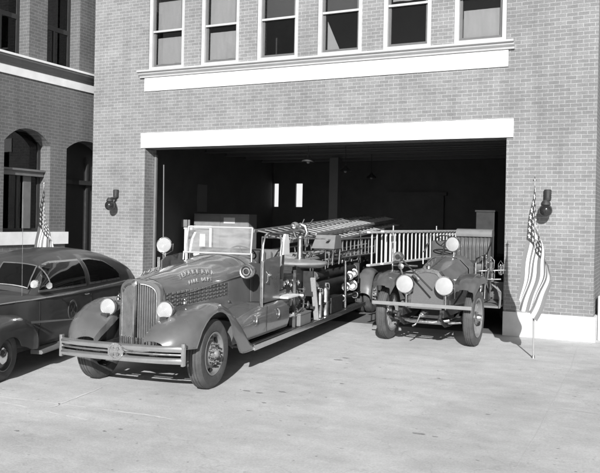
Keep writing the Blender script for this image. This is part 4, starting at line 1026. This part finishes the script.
def ladder(name, label, L_, wd, nr, mat, rail=(.035, .085), extra=True):
    t = thing(name, label, 'ladder', group='wooden ladders carried on the engines')
    for s_ in (-1, 1):
        b = MB(); b.box((s_*wd/2, L_/2, 0), (rail[0], L_, rail[1]), bev=.008); b.build('rail', mat, t, smooth=0)
    for k in range(nr):
        y = .18+(L_-.36)*k/(nr-1)
        b = MB(); b.tube([(-wd/2, y, 0), (wd/2, y, 0)], .016, 8); b.build('rung', mat, t)
    return t
sl = R(2.6)
for x, y, z, L_, wd, nr, mt, ex, lab in (
    (-.05, 4.6, 1.98, 8.4, .50, 22, 'woodgrey', 1.0, 'lowest dark wood ladder lying along the top of the large engine'),
    (-.30, 4.3, 2.10, 9.2, .34, 24, 'woodgrey', 1.1, 'narrow dark wood ladder on the far side of the stack on the large engine'),
    (.20, 5.7, 2.12, 8.4, .42, 22, 'wood', 1.1, 'pale wood ladder lying uppermost on the stack over the large engine'),
    (.48, 5.9, 1.95, 8.0, .30, 21, 'wood', 1.05, 'pale narrow ladder on the near edge of the stack over the large engine')):
    t = ladder('ladder', lab, L_, wd, nr, M[mt], (.03, .065)); place(t, x, y+.5, z-.05, 0, sl*ex*.95, R(11))
t = ladder('ladder', 'dark ladder hung on edge along the near side of the large engine body', 4.3, .40, 13, M['woodgrey'], (.03, .06)); place(t, .80, 5.7, 1.72, 0, R(1), R(90))
def pole_thing(x, y, z, L_, r, label):
    t = place(thing('pike_pole', label, 'pole', group='long poles carried on the large engine'), x, y, z, 0, R(1.2))
    b = MB(); b.tube([(0, 0, 0), (0, L_, 0)], r, 8); b.build('shaft', M['wood'], t)
    b = MB(); b.tube([(0, 0, 0), (0, -.12, 0), (0, -.20, .02)], [r*1.1, r*.8, .003], 8); b.tube([(0, -.06, 0), (0, -.10, -.07), (0, -.05, -.10)], .008, 6); b.build('hook', M['nickel'], t)
pole_thing(.70, 5.0, 1.66, 4.6, .016, 'upper hooked pole lying along the near side rail of the large engine')
pole_thing(.74, 5.2, 1.45, 4.4, .016, 'lower hooked pole lying along the near side rail of the large engine')
# ================================================================== OLD OPEN ENGINE (right, in the doorway)
A = thing('vintage_fire_engine', 'old open fire engine with round headlights and thin fenders, standing in the garage doorway', 'fire engine', (-4.10, -1.77, 0))
RO = M['red_old']; RA = .54
def AL(x, y, z): return (x, y, z)
b = MB()
for x in (-.40, .40):
    b.b2((x-.04, -.62, .56), (x+.04, 5.9, .70)); b.tube([(x, -.62, .63), (x, -.74, .60), (x, -.78, .54)], .035, 8)
    for k in range(5): b.tube([(x, -.74+.03*k, .54-.022*k), (x, -.4, .46-.022*k), (x, 0, .43-.02*k), (x, .4, .46-.022*k), (x, .72-.03*k, .54-.022*k)], .017, 4)
b.tube([(-.74, 0, .54), (-.55, 0, .50), (-.40, 0, .40), (.40, 0, .40), (.55, 0, .50), (.74, 0, .54)], .04, 8)
b.tube([(-.66, .22, .44), (.66, .22, .44)], .018, 8)
for y in (.6, 2, 3.6, 5.6): b.b2((-.36, y, .58), (.36, y+.08, .68))
b.b2((-.2, .1, .36), (.22, 1.0, .62)); b.build('chassis', M['chassis'], A, smooth=0)
b = MB(); b.tube([(-.66, -.16, .44), (-.3, -.2, .40), (.3, -.2, .40), (.66, -.16, .44)], .022, 8); b.tube([(-.5, -.45, .50), (-.2, -.52, .45), (.2, -.52, .45), (.5, -.45, .50)], .03, 8); b.build('tie_rod', M['nickel'], A)
b = MB(); b.tube([(.03, -.3, .60), (.03, -.78, .60)], .022, 8); b.tube([(.03, -.78, .60), (-.02, -.8, .48), (-.06, -.8, .42), (-.06, -.92, .42)], .016, 8); b.lathe((.03, -.55, .60), (0, -1, 0), [(0, .05), (.1, .05), (.12, .035), (.12, 0)], 14); b.build('starting_crank', M['nickel'], A)
# hood and radiator
AT = [(-.20, .375, 1.20, 1.42), (-.10, .375, 1.20, 1.42), (.3, .40, 1.26, 1.48), (.7, .43, 1.33, 1.55), (1.12, .465, 1.40, 1.62)]
def asec(y, g=0.0, zb=.70):
    w_, zs, zt = lerp_tab(AT, y)
    P = [(w_+g, zb), (w_+g, zs-.03), (w_+g-.012, zs), (w_*.60, zt-.045+g), (w_*.45, zt-.02+g), (.03, zt+g)]
    return [(x, y, z) for x, z in P] + [(-x, y, z) for x, z in P[::-1]]
b = MB(); b.loft([asec(-.08+1.2*i/8) for i in range(9)]); hd = b.build('hood', RO, A, solid=.010, smooth=20)
b = MB(); b.tube([(0, -.08, 1.425), (0, 1.12, 1.628)], .010, 6); b.build('hood_hinge', M['nickel'], hd)
for s_ in (-1, 1):
    for k in range(9):
        b = MB(); y = .12+k*.095; w_ = lerp_tab(AT, y)[0]; b.prism([(s_*(w_-.002), y, .85), (s_*(w_+.018), y+.02, .85), (s_*(w_-.002), y+.05, .85)], (0, 0, .30)); b.build('louvre', RO, hd, smooth=0)
b = MB()
def rsec(y, k, zb=.66):
    return [(x*k, y, zb+(z-zb)*(1-(1-k)*.5) if z > .7 else zb) for x, _, z in asec(-.2, .012, zb)]
b.loft([rsec(-.075, 1.02), rsec(-.21, 1.02), rsec(-.235, .99), rsec(-.235, .84), rsec(-.20, .82)]); rs = b.build('radiator_shell', M['nickel'], A, smooth=20)
b = MB(); b.poly([(x, -.215, z) for x, y, z in rsec(-.2, .83)]); b.build('radiator_core', M['core'], A, smooth=0)
b = MB(); b.tube([(0, -.16, 1.43), (0, -.16, 1.47)], [.05, .045], 14); b.lathe((0, -.16, 1.47), (0, 0, 1), [(0, .055), (.02, .055), (.03, .03), (.05, .012), (.05, 0)], 14); b.build('filler_cap', M['brass'], A)
b = MB(); b.lathe((-.20, -.238, 1.24), (0, -1, 0), [(0, .05), (.01, .05), (.014, .04), (.014, 0)], 20); b.build('badge', M['brass'], A)
# cowl
b = MB()
c1 = [(x*1.04, 1.12, z+.01 if z > 1 else z) for x, _, z in asec(1.12, .01)]; c2 = [(x*1.10, 1.30, z+.03 if z > 1 else z) for x, _, z in asec(1.12, .01)]; c3 = [(x*1.14, 1.55, z+.03 if z > 1 else z) for x, _, z in asec(1.12, .01)]
b.loft([c1, c2, c3]); b.build('cowl', RO, A, solid=.01, smooth=25)
b = MB(); b.b2((-.52, 1.54, .75), (.52, 1.57, 1.55)); b.build('dashboard', M['rubber'], A, smooth=0)
# fenders
for s_ in (-1, 1):
    secs = []
    for y, z, hw in ((-.60, 1.06, .17), (-.52, 1.17, .20), (-.38, 1.26, .215), (-.15, 1.32, .22), (.1, 1.32, .22), (.3, 1.27, .22), (.45, 1.20, .21)):
        cx = .80
        secs.append([(s_*(cx+q*hw), y-(.05*(1-abs(q)**2) if y < -.3 else 0), z+dz) for q, dz in ((-1.04, -.13), (-1.02, -.03), (-.95, 0), (-.55, .018), (-.5, .040), (0, .05), (.5, .040), (.55, .018), (.95, 0), (1.02, -.03), (1.04, -.13))])
    b = MB(); b.loft(secs); b.build('front_fender', M['fender_old'], A, solid=.01, smooth=45)
    b = MB(); b.tube([(s_*.42, .05, .7), (s_*.62, -.02, 1.0), (s_*.70, -.05, 1.30)], .016, 8); b.build('fender_brace', M['black'], A)
    wheel(A, s_*.85, 0, RA, .365, .19, s_, 'spoke', M['wheel'])
    wheel(A, s_*.83, 4.3, RA, .37, .155, s_, 'spoke', M['wheel'], dual=True)
    b = MB(); b.b2((s_*.52, 1.3, .60), (s_*1.05, 3.6, .64), bev=.005); b.build('running_board', M['grey'], A, smooth=0)
    secs = [[(s_*(.83+q*.2), y, z+dz) for q, dz in ((-1, -.06), (-.95, 0), (0, .02), (.95, 0), (1, -.06))] for y, z in ((3.62, .66), (3.7, .95), (3.9, 1.12), (4.3, 1.2), (4.7, 1.12), (4.9, .95), (4.98, .66))]
    b = MB(); b.loft(secs); b.build('rear_fender', RO, A, solid=.01, smooth=45)
# front bar
b = MB(); b.box((0, -.66, .775), (1.92, .03, .068), bev=.010); fb = b.build('front_bar', M['barpaint'], A, smooth=0)
for s_ in (-1, 1): b = MB(); b.tube([(s_*.40, -.5, .65), (s_*.42, -.64, .77)], .028, 8); b.build('bracket', M['black'], fb)
# headlights
for s_ in (-1, 1):
    h = headlamp(A, 'headlight', s_*.385, -.42, 1.14, .175, .24, M['black'])
    b = MB(); b.tube([(-s_*.0, .08, -.16), (0, .09, -.5)], .022, 8); b.tube([(-.15, .06, .02), (-.14, .07, -.12), (0, .08, -.22), (.14, .07, -.12), (.15, .06, .02)], .010, 6); b.build('lamp_stand', M['nickel'], h)
h = headlamp(A, 'searchlight', .12, 1.18, 1.89, .155, .22, M['nickel'], yaw=R(-12))
b = MB(); b.tube([(0, .06, -.14), (0, .06, -.30)], .022, 8); b.tube([(-.17, .06, .02), (-.155, .06, -.12), (0, .06, -.18), (.155, .06, -.12), (.17, .06, .02)], .009, 6); b.build('lamp_stand', M['nickel'], h)
# hand-cranked siren on a stalk in front of the ladder
b = MB(); b.lathe((-.55, -.40, 1.65), (0, 1, 0), [(0, 0), (0, .045), (-.015, .05), (-.015, .085), (.01, .10), (.08, .10), (.11, .08), (.18, .07), (.20, 0)], 24); si = b.build('siren', M['nickel'], A)
b = MB(); b.lathe((-.55, -.405, 1.65), (0, -1, 0), [(-.006, .05), (.0, .045), (.002, 0)], 16); b.build('siren_rotor', M['black'], si)
b = MB(); b.tube([(-.55, -.3, 1.57), (-.52, -.26, 1.4), (-.44, -.2, 1.1), (-.42, -.15, .7)], .02, 8); b.lathe((-.50, -.30, 1.47), (0, -1, 0), [(0, .05), (.05, .06), (.06, .03), (.06, 0)], 14); b.build('siren_bracket', M['nickel'], si)
b = MB(); b.tube([(-.50, -.46, 1.66), (.20, -.60, 1.06)], .017, 8); b.build('brace_rod', M['black'], A)
# steering wheel
b = MB(); c0 = Vector((-.18, 1.72, 1.93)); ax = Vector((0, -.62, -.78)).normalized() * -1; u = Vector((1, 0, 0)); v_ = ax.cross(u)
b.tube([c0+(u*math.cos(2*PI*k/28)+v_*math.sin(2*PI*k/28))*.21 for k in range(28)], .014, 8, closed=True)
for k in range(4): b.tube([c0, c0+(u*math.cos(PI/2*k+.7)+v_*math.sin(PI/2*k+.7))*.21], .009, 6)
b.tube([c0, c0+Vector((0, -.45, -.62))], .02, 8); b.build('steering_wheel', M['rubber'], A)
# seat with tufted back
b = MB(); b.box((.02, 2.0, 1.38), (1.24, .55, .2), bev=.05); b.build('seat', M['leather'], A)
b = MB(); b.loft([[(x, 2.30-.05*math.cos(x*2), 1.42), (x, 2.25+.016*math.cos(x*2*PI/.085), 1.48), (x, 2.24+.02*math.cos(x*2*PI/.085), 1.80), (x, 2.26+.012*math.cos(x*2*PI/.085), 2.02), (x, 2.33, 2.06), (x, 2.42, 2.02), (x, 2.42, 1.42)] for x in [-.06+.74*i/60 for i in range(61)]], closed=True, caps=True); b.build('seat_back', M['leather'], A, smooth=60)
b = MB(); b.box((-.38, 2.32, 1.68), (.54, .14, .50), bev=.05); b.build('driver_seat_back', M['leather'], A)
b = MB(); secs = [[(x, 2.22, 2.04), (x, 2.20, 2.10), (x, 2.24, 2.18), (x, 2.34, 2.21), (x, 2.46, 2.17), (x, 2.48, 2.06)] for x in (-.08, -.04, .66, .71)]
b.loft(secs, closed=True, caps=True); b.build('seat_top', M['leather_pale'], A, smooth=50)
b = MB(); b.b2((-.62, 1.8, .66), (.66, 2.45, 1.28)); b.build('seat_box', RO, A, smooth=0)
for s_ in (-1, 1):
    b = MB(); b.tube([(s_*.68, 1.75, 1.42), (s_*.69, 1.78, 1.66), (s_*.69, 1.95, 1.76), (s_*.69, 2.2, 1.9), (s_*.69, 2.3, 2.06)], .018, 8); b.build('seat_arm', M['nickel'], A)
# body behind
b = MB(); b.b2((-.60, 2.5, .70), (.60, 5.9, 1.55)); b.build('hose_body', M['body_dark'], A, smooth=0)
b = MB(); b.b2((.16, 3.1, 1.552), (.58, 3.5, 2.62), bev=.01); b.b2((.14, 3.08, 2.60), (.60, 3.1, 2.64)); b.build('upright_locker', M['body_dark'], A, smooth=0)
# levers, rail and fittings on the driver's side
b = MB()
for x, y, a in ((.62, 1.55, .12), (.70, 1.62, .05), (.80, 1.70, -.05)): b.tube([(x, y, .75), (x+.02, y+a, 1.5), (x+.02, y+a-.02, 1.62)], .014, 8); b.lathe((x+.02, y+a-.02, 1.62), (0, 0, 1), [(-.03, 0), (-.02, .02), (.02, .024), (.04, 0)], 10)
b.build('brake_lever', M['nickel'], A)
b = MB(); b.tube([(.60, 1.2, .72), (.60, 1.2, 1.52), (.60, 1.3, 1.6), (.60, 2.2, 1.66)], .02, 8); b.tube([(.60, 1.2, 1.1), (.82, 1.25, 1.15), (.86, 1.25, 1.38)], .018, 8); b.build('side_rail', M['nickel'], A)
for x, y, z, r in ((.88, 1.30, 1.46, .07), (.84, 1.62, 1.22, .06), (1.0, 1.75, 1.36, .045)):
    b = MB(); b.lathe((x, y, z-.1), (0, 0, 1), [(0, 0), (0, r*.9), (.03, r), (.05, r*.6), (.15, r*.75), (.17, r*.9), (.20, r*.4), (.22, r*.3), (.22, 0)], 16); b.tube([(x-r, y, z-.05), (x-r*1.1, y, z+.12), (x, y, z+.2), (x+r*1.1, y, z+.12), (x+r, y, z-.05)], .007, 6); b.build('lantern', M['nickel'], A)
b = MB(); b.tube([(.62, 1.4, 1.34), (1.16, 1.5, 1.38)], .016, 8); b.tube([(.62, 1.5, 1.16), (1.05, 1.55, 1.18)], .016, 8); b.tube([(1.1, 1.5, 1.30), (1.12, 1.5, 1.5)], .012, 6); b.build('lamp_bracket', M['nickel'], A)
b = MB()
for k in range(3): b.tube([(.98+.03*k, .95+.1*k, 1.12-.03*k), (1.05+.02*k, 1.2+.06*k, 1.0-.03*k), (1.08, 1.3+.04*k, .8), (1.06, 1.34+.04*k, .6)], .016, 6)
b.build('rear_brace', M['nickel'], A)
b = MB(); b.b2((.62, 2.6, .642), (1.0, 3.5, 1.05), bev=.02); b.build('battery_box', RO, A, smooth=0)
b = MB(); b.b2((-1.0, 1.7, .642), (-.62, 3.5, 1.05), bev=.02); b.build('battery_box', RO, A, smooth=0)
b = MB(); b.loft([[(-.62, y, 1.34), (-1.06, y, 1.22), (-1.10, y, 1.12), (-.62, y, 1.08)] for y in (.95, 1.0, 3.2, 3.25)], closed=True, caps=True); b.build('side_apron', M['barpaint'], A, smooth=0)
for y in (.6, 3.9):
    b = MB(); b.tube([(-.45, y, .7), (-.86, y, .95), (-.99, y, 1.36), (-.99, y, 2.25)], .02, 8); b.tube([(-.45, y, 1.43), (-1.0, y, 1.43)], .02, 8); b.build('ladder_bracket', M['nickel'], A)
for dx, dy, dz, L_, nr, lab in ((-.90, -1.09, 1.50, 6.7, 25, 'white ladder hung on edge along the old engine, outer one of the two'),
                        (-.76, -.72, 1.52, 6.5, 24, 'white ladder on edge on the old engine, just inside the outer one')):
    t = ladder('ladder', lab, L_, .62, nr, M['wood_white'], (.04, .07))
    t.matrix_world = Matrix.Translation((-4.10+dx, -1.77+dy, dz+.31)) @ Euler((R(1.0), R(90), 0)).to_matrix().to_4x4()

# ================================================================== DARK SEDAN (left edge)
K = thing('sedan', 'dark two-door sedan with fastback roof and a round door seal, cut by the left edge', 'car', (-9.048, -8.750, 0), R(17))
KB = M['car']
LB = [(-.95, .30, .96, .45), (-.80, .42, 1.04, .40), (-.5, .50, 1.10, .36), (0, .57, 1.14, .34), (.6, .68, 1.17, .32), (.95, .80, 1.16, .30), (1.4, .86, 1.14, .29), (2.2, .89, 1.13, .29), (3.0, .885, 1.13, .29), (3.9, .88, 1.12, .30), (4.8, .84, 1.10, .33), (5.4, .74, 1.04, .38), (5.8, .60, .92, .42), (6.02, .46, .76, .48)]
def kx(y, z):
    """half width of the lower body at height z"""
    w_, zt, zb = lerp_tab(LB, y)
    t = (z-zb)/(zt-zb); return w_*(1-.05*(1-t)**2-.035*t**3) if t < 1 else w_*.965
def ksec(y):
    w_, zt, zb = lerp_tab(LB, y); P = []
    P.append((w_*.90, zb)); 
    for i in range(9):
        z = zb+.02+(zt-.16-zb-.02)*i/8; P.append((kx(y, z), z))
    x0 = kx(y, zt-.16)
    for i in range(1, 10):
        a = PI/2*i/9; P.append((x0*math.cos(a)**.62, zt-.16+.16*math.sin(a)**.9))
    P[-1] = (0, zt)
    return [(x, y, z) for x, z in P] + [(-x, y, z) for x, z in P[::-1][1:]]
ys = [-.95+.11*i for i in range(64) if -.95+.11*i < 6.0] + [6.02]
b = MB(); b.loft([ksec(y) for y in ys], caps=True); b.build('body', KB, K, smooth=40)
CT = [(.98, .72, 1.17), (1.08, .735, 1.28), (1.22, .75, 1.43), (1.40, .765, 1.57), (1.6, .78, 1.65), (1.9, .79, 1.70), (2.3, .805, 1.74), (2.8, .81, 1.755), (3.3, .81, 1.74), (3.8, .80, 1.70), (4.3, .785, 1.635), (4.8, .755, 1.535), (5.2, .70, 1.43), (5.6, .60, 1.24), (5.85, .50, 1.06), (5.95, .44, .97)]
CZ = .98
def cx_(y, z):
    w_, zt = lerp_tab(CT, y); t = min(1, max(0, (z-CZ)/(zt-CZ))); return w_*(1-t**3.0)**(1/2.3)*(1-.04*t)
def cpt(y, a):
    w_, zt = lerp_tab(CT, y); s2 = math.sin(a)**(2/3.0) if a > 0 else 0; x = w_*max(0, math.cos(a))**(2/2.3)*(1-.04*s2); return Vector((x, y, CZ+(zt-CZ)*s2))
def csec(y, n=22):
    H = [cpt(y, PI/2*i/n) for i in range(n+1)]; H[-1].x = 0
    return [tuple(p) for p in H] + [(-p.x, p.y, p.z) for p in H[::-1][1:]]
cys = [.98, 1.03, 1.08, 1.15, 1.22, 1.3, 1.4, 1.5, 1.6] + [1.7+.12*i for i in range(35)] + [5.85, 5.95]
b = MB(); b.loft([csec(y) for y in cys]); b.build('roof', KB, K, smooth=45)
def side_patch(s_, y0, y1, zb0, zb1, ztop, off, n=14, m=6, grow=0.0, taper=(0, 0)):
    V = []
    for i in range(n+1):
        y = y0+(y1-y0)*i/n; zt = ztop(y)+grow; zb = zb0+(zb1-zb0)*i/n-grow
        if taper[0] and y < y0+taper[0]: k = (y-y0)/taper[0]; zt = zb+(zt-zb)*(.12+.88*k**.75)
        if taper[1] and y > y1-taper[1]: k = (y1-y)/taper[1]; zt = zb+(zt-zb)*(.25+.75*max(0, k)**.6)
        V.append([(s_*(cx_(y, zb+(zt-zb)*j/m)+off), y, zb+(zt-zb)*j/m) for j in range(m+1)])
    return V
zt1 = lambda y: min(1.54, lerp_tab(CT, y)[1]-.15, 1.54-.12*max(0, y-3.2))
for s_ in (-1, 1):
    for nm, y0, y1, tp in (('door_window', 1.22, 2.72, (.32, 0)), ('rear_window', 2.90, 4.28, (0, .55))):
        V = side_patch(s_, y0-.03, y1+.03, 1.145, 1.135, zt1, .004, grow=.028, taper=tp)
        b = MB(); b.loft(V); fr = b.build(nm, M['chrome_dull'], K, smooth=40)
        V = side_patch(s_, y0, y1, 1.155, 1.145, zt1, .010, taper=tp)
        b = MB(); b.loft(V); b.build('pane', M['car_pane'], fr, smooth=60)
    b = MB(); V = side_patch(s_, 1.50, 1.53, 1.16, 1.16, zt1, .016, n=2); b.loft(V); b.build('vent_bar', M['chrome_dull'], K)
    b = MB(); b.tube([(s_*(kx(y, 1.055)+.006), y, 1.015+.022*y**.6 if y > 0 else 1.015) for y in [(-.6+i*.2) for i in range(28)]], .011, 6); b.build('side_trim', M['chrome_dull'], K)
    for y in (1.10, 2.80):
        b = MB(); b.tube([(s_*(kx(y, z)+.002), y, z) for z in (.36, .5, .65, .8, .95, 1.0)], .004, 5); b.build('door_seam', M['black'], K)
    b = MB(); b.tube([(s_*(kx(2.6, 1.0)+.005), 2.66, .985), (s_*(kx(2.6, 1.0)+.045), 2.62, .985), (s_*(kx(2.6, 1.0)+.05), 2.46, .985)], .011, 8); b.build('door_handle', M['chrome'], K)
    # running board
    b = MB(); b.prism([(s_*.80, .85, .30), (s_*.98, .85, .29), (s_*1.0, .85, .26), (s_*.98, .85, .235), (s_*.8, .85, .235)], (0, 2.6, 0)); b.build('running_board', M['grey'], K, smooth=0)
    # seal on the door
    cy, cz = 2.08, .76
    def sp(r, a, off=.0): 
        y = cy+r*math.cos(a); z = cz+r*math.sin(a); return (s_*(kx(y, z)+off), y, z)
    b = MB()
    b.loft([[sp(.165, 2*PI*k/40, .003), sp(.160, 2*PI*k/40, .008), sp(.135, 2*PI*k/40, .008), sp(.130, 2*PI*k/40, .003)] for k in range(41)]); sl_ = b.build('door_seal', M['seal'], K)
    b = MB()
    for k in range(4):
        a = PI/2*k+PI/4; c_ = [sp(.02, a, .005), sp(.085, a-.42, .005), sp(.105, a, .005), sp(.085, a+.42, .005)]; b.poly(c_)
    b.poly([sp(.035, PI/3*k, .007) for k in range(6)]); b.build('seal_cross', M['seal'], sl_, smooth=0)
    # fenders and wheels
    T = [(-.86, .62, .50, .84, .40, .03), (-.75, .74, .50, .90, .38, .03), (-.5, .84, .50, .945, .36, .02), (-.2, .89, .50, .96, .50, .02), (.1, .90, .52, .965, .50, .02), (.4, .87, .56, .96, .42, .03), (.65, .79, .62, .945, .34, .03), (.82, .69, .66, .93, .32, .03), (.92, .58, .70, .90, .34, .02), (.96, .48, .72, .87, .36, .02)]
    b = MB(); b.loft(fender_secs(T, s_, True, 0.0, .385, .23)); b.build('front_fender', KB, K, solid=.01, smooth=50)
    T = [(y+.5, *q) for y, *q in [(2.95, .50, .70, .90, .34, .02), (3.05, .66, .70, .93, .32, .02), (3.3, .80, .68, .955, .34, .02), (3.6, .87, .62, .96, .50, .02), (3.9, .87, .58, .955, .5, .02), (4.3, .82, .52, .93, .36, .02), (4.7, .70, .45, .86, .34, .02), (5.0, .52, .4, .75, .36, .02)]]
    b = MB(); b.loft(fender_secs(T, s_, True, 4.1, .385, .23)); b.build('rear_fender', KB, K, solid=.01, smooth=50)
    wheel(K, s_*.79, 0, .355, .215, .17, s_, 'car', KB)
    wheel(K, s_*.79, 4.1, .355, .215, .17, s_, 'car', KB)
    h = headlamp(K, 'headlight', s_*.70, -.80, .78, .09, .15, M['chrome'])
    b = MB(); b.tube([(s_*.80, 1.16, 1.22), (s_*.93, 1.12, 1.24)], .008, 6); b.lathe((s_*.95, 1.10, 1.24), (0, 1, 0), [(-.0, 0), (-.0, .05), (.015, .05), (.03, .02), (.03, 0)], 16); b.build('mirror', M['chrome'], K)
h = headlamp(K, 'spotlight', .80, .93, 1.275, .062, .12, M['chrome'])
# windshield glass: two flat panes on the sloping front
def wsp(a, t): y = 1.035+.34*t; return cpt(y, a)
for s_ in (-1, 1):
    V = []
    for i in range(9):
        t = i/8; row = []
        for j in range(9):
            y = 1.06+.34*t; w_, zt = lerp_tab(CT, y); zz = zt+.002
            x = (.035+.60*j/8*(1-.06*t)); row.append((s_*x, y-.012-.02, zz-.012-.055*(x/.65)**3))
        V.append(row)
    b = MB(); b.loft(V); b.build('windshield', M['car_pane'], K, smooth=60)
    b = MB(); P = [V[0][j] for j in range(9)] + [V[i][8] for i in range(1, 9)] + [V[8][j] for j in range(7, -1, -1)] + [V[i][0] for i in range(7, 0, -1)]
    b.tube(P, .010, 6, closed=True); b.build('windshield_trim', M['chrome_dull'], K)
b = MB(); b.tube([(.66, .82, 1.10), (.66, .80, 2.55)], [.004, .002], 6); b.build('antenna', M['nickel'], K)
b = MB(); b.box((0, -.98, .66), (.52, .06, .44), bev=.02)
for k in range(9): b.box((0, -1.02, .48+.045*k), (.5, .02, .018))
b.build('grille', M['chrome'], K, smooth=0)
bar2 = bar('front_bumper', .42, .06, .92, lambda x: -1.15+.14*abs(x/.92)**2.5, M['chrome'], K)
b = MB(); b.b2((-.6, -.6, .24), (.6, 5.4, .36)); b.build('underbody', M['chassis'], K, smooth=0)
for x in (-.5, .5): b = MB(); b.tube([(x, -.9, .34), (x, -1.12, .42)], .02, 6); b.build('bumper_arm', M['black'], bar2)
rbm = bar('rear_bumper', .45, .06, .86, lambda x: 6.2-.14*abs(x/.92)**2.5, M['chrome'], K)
for x in (-.4, .4): b = MB(); b.tube([(x, 5.8, .5), (x, 6.18, .45)], .02, 6); b.build('bumper_arm', M['black'], rbm)
